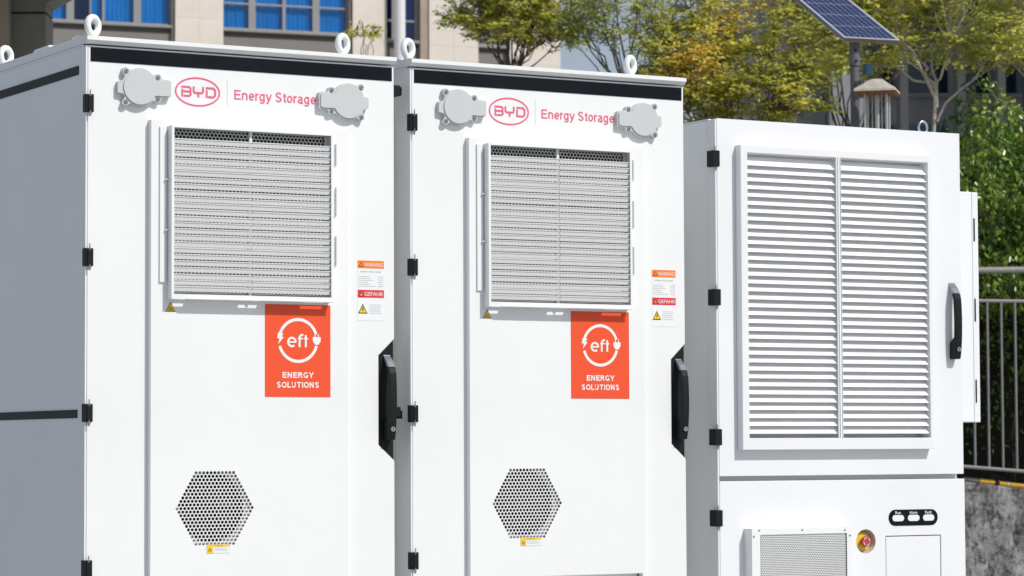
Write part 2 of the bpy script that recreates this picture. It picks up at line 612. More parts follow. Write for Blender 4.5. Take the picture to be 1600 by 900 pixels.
def hinge(parent, x0, x1, y0, y1, z, h=0.057):
    m = MB()
    m.box(x0, x1, y0, y1, z-h/2, z+h/2)
    o = m.build('hinge', M['black'], parent, L0, bevel=0.002)
    m = MB()
    cx = (x0+x1)/2+0.001
    m.cyl((cx, y0-0.001, z-h/2-0.014), (cx, y0-0.001, z+h/2+0.014), 0.0022, n=8)
    m.build('hinge_pin', M['grey'], o)
    m = MB()
    m.box(x0+0.008, x1-0.004, y0-0.0035, y0-0.0003, z-h/2+0.006, z+h/2-0.006)
    m.build('hinge_leaf', M['black'], o, bevel=0.001)
    return o


def eye_bolt(parent, x, y, z0):
    m = MB()
    N, K = 28, 12
    Rr, rt = 0.0250, 0.0100
    cz = z0+0.038
    ang = R(26)
    vs = []
    for i in range(N):
        a = 2*math.pi*i/N
        for j in range(K):
            b = 2*math.pi*j/K
            rad = Rr+rt*math.cos(b)
            lx, lz, ly = rad*math.cos(a), rad*math.sin(a)*1.08, rt*1.15*math.sin(b)
            vs.append((x+lx*math.cos(ang)-ly*math.sin(ang), y+lx*math.sin(ang)+ly*math.cos(ang), cz+lz))
    fs = [(i*K+j, ((i+1) % N)*K+j, ((i+1) % N)*K+(j+1) % K, i*K+(j+1) % K) for i in range(N) for j in range(K)]
    m.add(vs, fs)
    m.cyl((x, y, z0-0.002), (x, y, z0+0.018), 0.016, 0.011, n=20)
    return m.build('eye_bolt', M['white'], parent, L0, smooth=True)


def cover(parent, cx, cz, mir):
    s = -1 if mir else 1
    shapes_c = [(0, 0, 0.061), (-0.047, 0.049, 0.0125), (0.062, 0.034, 0.012), (-0.048, -0.050, 0.0125), (0.062, -0.035, 0.012)]
    rects = [(0.0, 0.108, -0.030, 0.028), (-0.075, 0.0, -0.023, 0.017)]

    def outline(ins, N=144, only=None):
        pts = []
        for i in range(N):
            a = 2*math.pi*i/N
            dx, dz = math.cos(a), math.sin(a)
            best = 0
            for k, (x, z, r) in enumerate(shapes_c):
                if only and k not in only:
                    continue
                r = r-ins
                b = dx*x+dz*z
                q = b*b-(x*x+z*z-r*r)
                if q > 0 and b+math.sqrt(q) > best:
                    best = b+math.sqrt(q)
            for k, (x0, x1, z0, z1) in enumerate(rects):
                if only and k+10 not in only:
                    continue
                x0, x1, z0, z1 = x0+(ins if x0 < 0 else 0), x1-(ins if x1 > 0 else 0), z0+ins, z1-ins
                tx = (x1 if dx > 0 else x0)/dx if abs(dx) > 1e-6 else 9
                tz = (z1 if dz > 0 else z0)/dz if abs(dz) > 1e-6 else 9
                best = max(best, min(tx, tz) if min(tx, tz) < 0.2 else 0)
            pts.append((cx+s*best*dx, cz+best*dz))
        # light smoothing rounds the inner corners
        q = []
        for i in range(N):
            a, b, c = pts[i-1], pts[i], pts[(i+1) % N]
            q.append((a[0]*.25+b[0]*.5+c[0]*.25, a[1]*.25+b[1]*.5+c[1]*.25))
        return q
    m = MB()
    m.prism_xz(outline(0.0), -0.019, 0.001)
    o = m.build('cable_entry_cover', M['cover'], parent, L0, bevel=0.002)
    m = MB()
    m.prism_xz(outline(0.0045, only=(0, 10)), -0.0235, -0.0185)
    m.build('raised_face', M['cover'], o, bevel=0.002)
    sc = MB()
    sc.cyl((0, 0.0, 0), (0, -0.004, 0), 0.0062, 0.0056, n=14)
    me = sc.mesh('screw', M['steel'])
    sk = MB()
    sk.cyl((0, -0.0041, 0), (0, -0.0046, 0), 0.003, n=6)
    mk = sk.mesh('screw_socket', M['dark'])
    wa = MB()
    wa.cyl((0, 0.0, 0), (0, -0.0012, 0), 0.0082, n=16)
    mw = wa.mesh('washer', M['grey'])
    for x, z, r in shapes_c[1:]:
        for mm, nm in ((me, 'screw'), (mk, 'screw_socket'), (mw, 'screw_washer')):
            inst(mm, nm, o, (cx+s*x, -0.019, cz+z))
    return o


def triangle(mb, cx, z0, z1, w_, y):
    mb.add([(cx-w_/2, y, z0), (cx+w_/2, y, z0), (cx, y, z1)], [(0, 1, 2)])


def bars(parent, name, m, y, rects, loc=None):
    b = MB()
    for x0, x1, z0, z1 in rects:
        b.add([(x0, y, z0), (x1, y, z0), (x1, y, z1), (x0, y, z1)], [(0, 1, 2, 3)])
    return b.build(name, m, parent, loc, recalc=False)


def make_cabinet():
    root = thing('battery_cabinet', 'leftmost tall white battery cabinet, its shaded side face in view', 'cabinet', (0, 0, ZB), 'white battery cabinets with orange stickers')
    # body shell
    m = MB()
    m.box(0.0, W, 0.036, 0.05, ZB+0.02, 2.334)
    m.box(0.0, W, DEP-0.012, DEP, ZB+0.02, 2.334)
    m.box(0.0, 0.012, 0.0501, DEP-0.0121, ZB+0.02, 2.334)
    m.box(W-0.012, W, 0.0501, DEP-0.0121, ZB+0.02, 2.334)
    m.build('body', M['white'], root, L0, bevel=0.002)
    m = MB()
    m.box(0.02, W-0.02, 0.03, DEP-0.02, ZB, ZB+0.019)
    m.build('base_frame', M['black'], root, L0)
    # roof with its drip lip
    m = MB()
    m.prism_yz([(-0.020, 2.3625), (-0.020, 2.350), (-0.006, 2.3395), (0.0, 2.3395), (0.06, 2.3400), (DEP+0.01, 2.3400), (DEP+0.018, 2.350), (DEP+0.018, 2.366), (0.0, 2.366)], -0.004, W+0.002)
    m.build('roof', M['white'], root, L0, bevel=0.0015)
    # fold line below the roof edge, on the side
    m = MB()
    m.box(-0.0035, -0.0005, 0.02, DEP, 2.332, 2.3385)
    m.build('roof_fold', M['white'], root, L0)
    for y0, y1, h in ((0.075, 0.155, 0.012), (0.33, 0.50, 0.014)):
        m = MB()
        m.prism_yz([(y0, 2.364), (y0+0.02, 2.364+h), (y1-0.02, 2.364+h), (y1, 2.364)], 0.004, 0.05)
        m.build('roof_cap', M['white'], root, L0, bevel=0.003)
    for x in (0.034, 0.922):
        for y in (0.030, 0.835):
            eye_bolt(root, x, y, 2.364)
    # door: a sheet with the hand recess cut from its right edge
    dz0, dz1 = -0.08, 2.3345
    dx1 = W
    rec = [(dx1, 1.0110), (1.0386, 1.0645), (1.0386, 1.3616), (dx1, 1.4180)]
    # panel opening for vents
    pitch, hr = 0.0131, 0.0054
    rp = pitch*math.sqrt(3)/2
    hc = (0.4352, 0.8632)
    cells = []
    for j in range(-10, 11):
        nn = 21-abs(j)
        for i in range(nn):
            cells.append((hc[0]+(i-(nn-1)/2)*pitch, hc[1]+j*rp))
    hb = hexboundary(cells, pitch)
    door_outline = [(0.0066, dz0), (dx1, dz0)]+rec+[(dx1, dz1), (0.0066, dz1)]
    rect_open = [(0.26, 0.30), (0.90, 0.30), (0.90, 2.088), (0.26, 2.088)]
    m = MB()
    m.holed(door_outline, [rect_open], 0.0, 0.032)
    door = m.build('door', M['white'], root, L0, bevel=0.0015)
    m = MB()
    px0, px1, pz0, pz1 = 0.2125, 0.9135, 0.05, 2.1065
    grille = [(0.285, 1.54), (0.83, 1.54), (0.83, 2.079), (0.285, 2.079)]
    lower = [(0.4235, 0.32), (0.8995, 0.32), (0.8995, 0.6145), (0.4235, 0.6145)]
    m.holed([(px0, pz0), (px1, pz0), (px1, pz1), (px0, pz1)], [grille, lower, hb], -0.025, -0.0225)
    m.box(px0, px0+0.0025, -0.0224, 0.0004, pz0, pz1)
    m.box(px1-0.0025, px1, -0.0224, 0.0004, pz0, pz1)
    m.box(px0+0.0026, px1-0.0026, -0.0224, 0.0004, pz1-0.0025, pz1)
    m.build('raised_panel', M['white'], door)
    # hexagonal vent
    m = MB()
    hexcells(cells, pitch, hr, -0.0249, -0.0232, m)
    m.build('hexagonal_vent', M['white'], door, recalc=False)
    m = MB()
    sq = [(hc[0]-0.155, hc[1]-0.135), (hc[0]+0.155, hc[1]-0.135), (hc[0]+0.155, hc[1]+0.135), (hc[0]-0.155, hc[1]+0.135)]
    m.holed(sq, [circ(hc[0]-0.006, hc[1]+0.003, 0.1135, 48)], -0.0075, -0.0055)
    m.build('fan_mounting_plate', M['duct'], door)
    m = MB()
    N = 40
    vs = [(hc[0]-0.006+0.114*math.cos(2*math.pi*i/N), y, hc[1]+0.003+0.114*math.sin(2*math.pi*i/N)) for y in (-0.0054, 0.045) for i in range(N)]
    m.add(vs, [(i, (i+1) % N, N+(i+1) % N, N+i) for i in range(N)])
    for k in range(9):
        a = 2*math.pi*k/9
        c_, s_ = math.cos(a), math.sin(a)
        c2, s2 = math.cos(a+0.5), math.sin(a+0.5)
        X, Z = hc[0]-0.006, hc[1]+0.003
        m.add([(X+0.03*c_, 0.02, Z+0.03*s_), (X+0.106*c_, 0.012, Z+0.106*s_), (X+0.106*c2, 0.034, Z+0.106*s2), (X+0.03*c2, 0.034, Z+0.03*s2)], [(0, 1, 2, 3)])
    m.cyl((hc[0]-0.006, 0.044, hc[1]+0.003), (hc[0]-0.006, 0.008, hc[1]+0.003), 0.032, n=24)
    m.build('fan', M['black'], door, recalc=False)
    m = MB()
    m.box(0.262, 0.898, 0.0305, 0.0345, 0.302, 2.086)
    m.build('inner_backing', M['dark'], door)
    # recess of the lower opening
    m = MB()
    x0, x1, z0, z1 = 0.4235, 0.8995, 0.32, 0.6145
    m.box(x0-0.003, x0-0.0005, -0.0222, 0.012, z0, z1)
    m.box(x1+0.0005, x1+0.003, -0.0222, 0.012, z0, z1)
    m.box(x0, x1, -0.0222, 0.012, z1+0.0005, z1+0.003)
    m.box(x0, x1, 0.010, 0.012, z0, z1)
    m.build('lower_recess', M['white'], door)
    sm = MB()
    sm.prism_yz([(-0.018, 0.0), (-0.0165, 0.0), (0.006, 0.022), (0.0045, 0.022)], x0+0.01, x1-0.01)
    sme = sm.mesh('lower_slat', M['white'])
    for k in range(11):
        inst(sme, 'lower_slat', door, (0, 0, 0.325+k*0.0235))

    m = MB()
    m.box(-0.0008, 0.0046, -0.0005, 0.0355, dz0, dz1)
    m.build('edge_trim', M['white'], root, L0)
    # black strips
    m = MB()
    m.box(0.0147, 1.0905, -0.0022, 0.0005, 2.2838, 2.3290)
    m.build('black_strip', M['strip'], door, bevel=0.0005)
    for z0, z1 in ((2.2467, 2.2754), (1.1526, 1.179), (0.05, 0.078)):
        m = MB()
        m.box(-0.0025, 0.001, 0.062, DEP-0.05, z0, z1)
        m.build('side_strip', M['black'], root, L0)
    m = MB()
    m.box(-0.0012, 0.0004, 0.0515, DEP-0.01, 1.140, 1.1415)
    for z in HINGE_Z:
        hinge(root, -0.006, 0.0225, -0.0125, 0.014, z)
    for z in (2.256, 1.175):
        m = MB()
        m.box(W+0.0003, W+0.026, 0.002, 0.024, z-0.0165, z+0.0165)
        m.build('latch_block', M['black'], root, L0, bevel=0.002)
    # cable entry covers
    cover(door, 0.1755, 2.2085, False).location = (0, 0, 0)
    cover(door, 0.9190, 2.2040, True).location = (0, 0, 0)
    # oval logo: ring and three block letters
    lg = MB()
    N = 72
    cx, cz = 0.3832, 2.2065
    vs = []
    for k in (0, 1):
        for i in range(N):
            a = 2*math.pi*i/N
            vs.append((cx+(0.0796-0.0056*k)*math.cos(a), -0.0008, cz+(0.0478-0.0056*k)*math.sin(a)))
    lg.add(vs, [(i, (i+1) % N, N+(i+1) % N, N+i) for i in range(N)])
    n_ring = len(lg.v)

    def stroke(pts, t=0.0066):
        # polyline ribbon with mitred joints
        P = [Vector(p) for p in pts]
        L, Rt = [], []
        for i, p in enumerate(P):
            d0 = (P[i]-P[i-1]).normalized() if i else None
            d1 = (P[i+1]-P[i]).normalized() if i < len(P)-1 else None
            if d0 is None:
                d0 = d1
            if d1 is None:
                d1 = d0
            n0 = Vector((-d0.y, d0.x))
            n1 = Vector((-d1.y, d1.x))
            nn = (n0+n1).normalized()
            k = t/2/max(0.35, nn.dot(n0))
            L.append(p+nn*k)
            Rt.append(p-nn*k)
        for i in range(len(P)-1):
            q = [L[i], L[i+1], Rt[i+1], Rt[i]]
            lg.add([(v.x, -0.0008-0.00003*(len(lg.v)-n_ring)/4, v.y) for v in q], [(0, 1, 2, 3)])
        
    zt, zb_, zm = cz+0.0145, cz-0.0145, cz-0.0002
    stroke([(0.3265, zt), (0.3530, zt), (0.3585, zt-0.004), (0.3585, zm+0.003), (0.3545, zm)])
    stroke([(0.3545, zm), (0.3590, zm-0.003), (0.3590, zb_+0.004), (0.3540, zb_), (0.3340, zb_)])
    stroke([(0.3545, zm), (0.3300, zm)])
    stroke([(0.3294, zt-0.0062), (0.3294, zb_-0.0028)], 0.0060)
    stroke([(0.3695, zt+0.003), (0.3695, zm+0.0015), (0.3735, zm-0.003), (0.3985, zm-0.003), (0.4025, zm+0.0015), (0.4025, zt+0.003)])
    stroke([(0.3860, zm-0.0025), (0.3860, zb_-0.003)])
    stroke([(0.4125, zt), (0.4385, zt), (0.4450, zt-0.006), (0.4450, zb_+0.006), (0.4385, zb_), (0.4200, zb_)])
    stroke([(0.4154, zt-0.0062), (0.4154, zb_-0.0028)], 0.0060)
    lg.build('logo', M['pink'], door, recalc=False, label='pink oval emblem around the letters BYD')
    bars(door, 'divider_line', M['greyline'], -0.0007, [(0.4874, 0.4886, 2.168, 2.252)])
    grotesk('Energy Storage', 0.5129, 0.8085, 2.1895, 0.0320, -0.0008, M['pink'], door, t=0.150)
    # handle in its dark recess
    m = MB()
    m.prism_xz([(1.0390, 1.0648), (W-0.0015, 1.0125), (W-0.0015, 1.4165), (1.0390, 1.3613)], 0.006, 0.012)
    h = m.build('handle_recess', M['black'], door)
    handle(door, 1.0585, 1.0865, 1.0802, 1.3640, 0.006, -0.045)
    # -------- intake hood with slats
    hd = MB()
    x0, x1, z0, z1 = 0.2678, 0.8425, 1.5309, 2.0870
    yf, yb = -0.060, -0.0252
    hd.box(x0, x0+0.0025, yf, yb, z0, z1)
    hd.box(x1-0.0025, x1, yf, yb, z0, z1)
    hd.box(x0+0.0026, x1-0.0026, yf, yb, z1-0.0025, z1)
    hd.holed([(x0, z0), (x1, z0), (x1, z1), (x0, z1)], [[(x0+0.0085, z0+0.0165), (x1-0.0085, z0+0.0165), (x1-0.0085, z1-0.0065), (x0+0.0085, z1-0.0065)]], yf-0.0018, yf-0.0001)
    # tray with drain slots
    slots = [(0.292, 0.330), (0.522, 0.552), (0.556, 0.588), (0.742, 0.822)]
    hd.box(x0+0.0026, x1-0.0026, yf, -0.050, z0, z0+0.002)
    hd.box(x0+0.0026, x1-0.0026, -0.036, yb, z0, z0+0.002)
    xa = x0+0.0026
    for a, b in slots:
        hd.box(xa, a, -0.0499, -0.0361, z0, z0+0.002)
        xa = b
    hd.box(xa, x1-0.0026, -0.0499, -0.0361, z0, z0+0.002)
    hd.box(x0+0.05, x1+0.004, yf-0.006, yf-0.0019, z0+0.0005, z0+0.004)
    hood = hd.build('vent_hood', M['white'], root, L0)
    # perforated sheet behind the slats
    gp = 0.0130
    grp = gp*math.sqrt(3)/2
    cs = []
    rows = int((2.076-1.536)/grp)
    for j in range(rows):
        zc = 2.0760-j*grp
        for i in range(42):
            xc = 0.2835+(0.5 if j % 2 else 0)*gp+i*gp
            if xc < 0.820:
                cs.append((xc, zc))
    m = MB()
    hexcells(cs, gp, 0.0055, -0.0330, -0.0318, m, nh=6, wall=True)
    m.box(0.8235, x1-0.003, -0.0332, -0.0318, z0+0.003, z1-0.004)
    m.build('perforated_sheet', M['mesh'], hood, recalc=False)
    # slats: near-vertical blades leaning out at the top with a folded lip
    sm = MB()
    for a, b in ((0.2765, 0.5510), (0.5530, 0.8330)):
        sm.prism_yz([(-0.0565, 0.0), (-0.0555, 0.0), (-0.0502, -0.0153), (-0.0512, -0.0153)], a, b)
    sme = sm.mesh('slat', M['slat'])
    lm = MB()
    for a, b in ((0.2765, 0.5510), (0.5530, 0.8330)):
        lm.box(a, b, -0.0580, -0.0566, -0.0012, 0.0009)
    lme = lm.mesh('slat_lip', M['white'])
    for k in range(24):
        z = 2.0455-0.0206*k
        if k in (3, 4, 8, 9, 12, 16, 21):
            z -= 0.0012
        o = inst(sme, 'slat', hood, (0, 0, z))
        inst(lme, 'slat_lip', hood, (0, 0, z))
    m = MB()
    m.box(0.5475, 0.5565, -0.0440, -0.0340, z0+0.0025, z1-0.003)
    m.build('mullion', M['white'], hood)
    # side brackets of the hood
    m = MB()
    m.box(0.2400, 0.2625, -0.0315, -0.0252, 1.5850, 2.0850)
    m.build('side_plate', M['white'], root, L0, bevel=0.001)
    for z in (1.915, 1.753):
        m = MB()
        m.box(0.2560, 0.2670, -0.0420, -0.0318, z-0.002, z+0.002)
        m.build('bracket_tab', M['white'], root, L0)
    for za, zb2 in ((1.9866, 2.0589), (1.8189, 1.9144), (1.6557, 1.7531)):
        m = MB()
        m.box(0.8660, 0.8685, -0.0330, -0.0252, za, zb2)
        m.build('slot_shadow_tab', M['cover'], root, L0)  # grey tabs drawn in place of slot shadows beside the hood
    # orange company sticker
    m = MB()
    m.box(0.6116, 0.8480, -0.0262, -0.0252, 1.2215, 1.5235)
    st = m.build('orange_sticker', M['orange'], root, L0)
    ys = -0.0268
    m = MB()

    def arc(cx, cz, r0, r1, a0, a1, n_=36):
        vs = []
        for i in range(n_+1):
            a = R(a0+(a1-a0)*i/n_)
            vs += [(cx+r0*math.cos(a), ys, cz+r0*math.sin(a)), (cx+r1*math.cos(a), ys, cz+r1*math.sin(a))]
        m.add(vs, [(2*i, 2*i+1, 2*i+3, 2*i+2) for i in range(n_)])
    cx, cz = 0.7300, 1.4062
    arc(cx, cz, 0.0635, 0.0735, 18, 168)
    arc(cx, cz, 0.0635, 0.0735, 196, 346)
    # flash at the left end of the ring
    fx, fz = 0.6640, 1.4150
    m.add([(x, ys-0.0002, z) for x, z in [(fx-0.006, fz+0.016), (fx+0.013, fz+0.013), (fx+0.006, fz+0.003), (fx+0.014, fz+0.002), (fx-0.006, fz-0.022), (fx-0.001, fz-0.004), (fx-0.010, fz-0.002)]], [(0, 1, 2), (0, 2, 6), (2, 3, 5), (2, 5, 6), (3, 4, 5)])
    # plug at the right end
    qx, qz = 0.7975, 1.4100
    pts = [(qx-0.015, qz+0.008), (qx+0.015, qz+0.008), (qx+0.014, qz-0.006), (qx+0.006, qz-0.017), (qx-0.006, qz-0.017), (qx-0.014, qz-0.006)]
    m.add([(x, ys-0.0002, z) for x, z in pts], [(0, 1, 2, 3, 4, 5)])
    for dx in (-0.006, 0.006):
        m.add([(qx+dx-0.0018, ys-0.0002, qz+0.008), (qx+dx+0.0018, ys-0.0002, qz+0.008), (qx+dx+0.0018, ys-0.0002, qz+0.018), (qx+dx-0.0018, ys-0.0002, qz+0.018)], [(0, 1, 2, 3)])
    m.build('ring_emblem', M['printwhite'], st, recalc=False)
    m = MB()
    # rounded e f t drawn as ribbons
    lw = 0.0070

    def rib(pts, t=lw):
        P = [Vector(p) for p in pts]
        for i in range(len(P)-1):
            d = (P[i+1]-P[i]).normalized()
            nn = Vector((-d.y, d.x))*t/2
            e0 = d*(t*0.25 if i else 0)
            q = [P[i]-e0+nn, P[i+1]+nn, P[i+1]-nn, P[i]-e0-nn]
            m.add([(v.x, ys-0.00002*(len(m.v)/4), v.y) for v in q], [(0, 1, 2, 3)])
    ex, ez, er = 0.7075, 1.4008, 0.0138
    rib([(ex+er*math.cos(R(a)), ez+er*math.sin(R(a))) for a in range(0, 322, 14)])
    rib([(ex-er, ez), (ex+er+0.002, ez)], 0.0052)
    fx = 0.7350
    rib([(fx, ez-0.0165), (fx, ez+0.014)]+[(fx+0.010+0.010*math.cos(R(a)), ez+0.014+0.0095*math.sin(R(a))) for a in range(180, 70, -18)])
    rib([(fx-0.0065, ez+0.0115), (fx+0.0115, ez+0.0115)], 0.0052)
    rib([(0.7575, ez-0.0165), (0.7575, ez+0.0235)])
    rib([(0.7500, ez+0.0115), (0.7655, ez+0.0115)], 0.0052)
    m.build('brand_letters', M['printwhite'], st, recalc=False)
    grotesk('ENERGY', 0.6738, 0.7855, 1.2835, 0.0190, ys, M['printwhite'], st, t=0.20)
    grotesk('SOLUTIONS', 0.6525, 0.8065, 1.2515, 0.0190, ys, M['printwhite'], st, t=0.20)
    # small warning triangle under the hood
    m = MB()
    triangle(m, 0.2800, 1.4920, 1.5230, 0.0340, -0.0259)
    s1 = m.build('warning_triangle', M['black'], root, L0, recalc=False)
    m = MB()
    triangle(m, 0.2800, 1.4938, 1.5195, 0.0286, -0.0264)
    m.build('yellow_field', M['yellow'], s1, recalc=False)
    bars(s1, 'hot_surface_symbol', M['black'], -0.0268, [(0.272, 0.288, 1.4968, 1.4982), (0.2745, 0.276, 1.5, 1.505), (0.279, 0.2805, 1.5, 1.507), (0.2835, 0.285, 1.5, 1.505)])
    # fan warning label
    m = MB()
    m.box(0.4063, 0.4873, -0.0258, -0.0251, 0.7185, 0.7470)
    fl = m.build('fan_warning_label', M['paper'], root, L0)
    bars(fl, 'yellow_band', M['yellow'], -0.0261, [(0.4068, 0.4868, 0.7390, 0.7466), (0.4068, 0.4285, 0.7195, 0.7385)])
    text('CAUTION', 0.434, 0.462, 0.7406, 0.0045, -0.0264, M['grey'], fl)
    m = MB()
    for k in range(4):
        a = k*math.pi/2+0.4
        m.add([(0.4178+0.001*math.cos(a), -0.0264, 0.729+0.001*math.sin(a)), (0.4178+0.0065*math.cos(a-0.35), -0.0264, 0.729+0.0065*math.sin(a-0.35)), (0.4178+0.0065*math.cos(a+0.45), -0.0264, 0.729+0.0065*math.sin(a+0.45))], [(0, 1, 2)])
    m.build('fan_symbol', M['black'], fl, recalc=False)
    bars(fl, 'fine_print', M['lgrey'], -0.0261, [(0.4325, 0.474, 0.7345, 0.7355), (0.4325, 0.482, 0.7305, 0.7315), (0.4325, 0.478, 0.7265, 0.7275), (0.4068, 0.4868, 0.7187, 0.7191), (0.4865, 0.4869, 0.7187, 0.739)])['kind'] = 'stuff'
    # electrical warning label on the door
    m = MB()
    m.box(0.9605, 1.0605, -0.0008, -0.0001, 1.4775, 1.6790)
    wl = m.build('electrical_warning_label', M['paper'], root, L0)
    yl = -0.0012
    bars(wl, 'orange_band', M['warn'], yl, [(0.9612, 1.0595, 1.6515, 1.6775)])
    text('WARNING', 0.9860, 1.0545, 1.6578, 0.0130, yl-0.0005, M['printwhite'], wl)
    bars(wl, 'red_band', M['red'], yl, [(0.9612, 1.0595, 1.5535, 1.5795)])
    text('GEFAHR', 0.9860, 1.0560, 1.5600, 0.0135, yl-0.0005, M['printwhite'], wl)
    m = MB()
    triangle(m, 0.9740, 1.6555, 1.6740, 0.0180, yl-0.0004)
    m.build('triangle_border', M['black'], wl, recalc=False)
    m = MB()
    triangle(m, 0.9740, 1.5570, 1.5755, 0.0180, yl-0.0004)
    m.build('triangle_border', M['black'], wl, recalc=False)
    m = MB()
    triangle(m, 0.9740, 1.6572, 1.6712, 0.0130, yl-0.0008)
    m.build('orange_triangle', M['warn'], wl, recalc=False)
    m = MB()
    triangle(m, 0.9740, 1.5587, 1.5727, 0.0130, yl-0.0008)
    m.build('orange_triangle', M['warn'], wl, recalc=False)
    m = MB()
    triangle(m, 0.9800, 1.5005, 1.5330, 0.0350, yl)
    m.build('black_triangle', M['black'], wl, recalc=False)
    m = MB()
    triangle(m, 0.9800, 1.5035, 1.5275, 0.0262, yl-0.0004)
    m.build('yellow_triangle', M['yellow'], wl, recalc=False)
    m = MB()
    m.add([(x, yl-0.0008, z) for x, z in [(0.981, 1.5225), (0.9765, 1.5135), (0.9795, 1.5135), (0.978, 1.5055), (0.984, 1.515), (0.981, 1.515), (0.9835, 1.5225)]], [(0, 1, 2), (0, 2, 5, 6), (2, 3, 5), (3, 4, 5)])
    m.build('lightning_symbol', M['black'], wl, recalc=False)
    text('HIGH VOLTAGE', 0.9720, 1.0480, 1.6375, 0.0055, yl, M['grey'], wl)
    rs = []
    rnd = random.Random(3)
    for k in range(6):
        z = 1.6235-k*0.0065
        rs.append((0.9640, 0.9640+0.035+0.03*rnd.random(), z, z+0.0014))
        rs.append((1.040-0.006*rnd.random(), 1.0570, z, z+0.0014))
    for k in range(5):
        z = 1.5290-k*0.0068
        rs.append((1.0000+0.006*rnd.random(), 1.0500-0.006*rnd.random(), z, z+0.0014))
    bars(wl, 'fine_print', M['lgrey'], yl, rs)['kind'] = 'stuff'
    return root


def handle(parent, x0, x1, z0, z1, yb, yf):
    """swing handle: bowed black bar with a silver cap above and a lock below"""
    prof = []
    H = z1-z0
    outer, inner = [], []
    N = 14
    for i in range(N+1):
        t = i/N
        z = z0+H*t
        bow = math.sin(math.pi*min(1, max(0, t*0.92+0.06)))**0.35
        yo = yb+(yf-yb)*(0.35+0.65*bow)
        if t > 0.80:
            yo += ((t-0.80)/0.20)**1.6*(abs(yf-yb)*0.62)
        outer.append((yo, z))
        inner.append((yb-0.001 if t < 0.22 else min(yb-0.001, yo+0.016), z))
    pts = outer+inner[::-1]
    cut = int(N*0.87)
    m = MB()
    m.prism_yz(outer[:cut+1]+inner[:cut+1][::-1], x0, x1)
    o = m.build('door_handle', M['black'], parent, bevel=0.004)
    m = MB()
    m.prism_yz(outer[cut:]+inner[cut:][::-1], x0+0.0015, x1-0.0015)
    m.build('handle_cap', M['chrome'], o, bevel=0.004)
    yl = outer[2][0]
    m = MB()
    cx = (x0+x1)/2
    m.cyl((cx, yl+0.004, z0+0.036), (cx, yl-0.003, z0+0.036), 0.0085, 0.008, n=20)
    lk = m.build('lock', M['steel'], o)
    m = MB()
    m.box(cx-0.0012, cx+0.0012, yl-0.0042, yl-0.0031, z0+0.031, z0+0.041)
    m.build('keyhole', M['dark'], o)
    return o


cab1 = make_cabinet()
cab2 = copy_tree(cab1, None, skip=('latch_block',))
cab2.location.x = 1.1604
for c_ in cab2.children:
    if c_.name.startswith('eye_bolt'):
        c_.location.x -= 0.026
cab2['label'] = 'tall white battery cabinet in the middle of the row, between the other two cabinets'


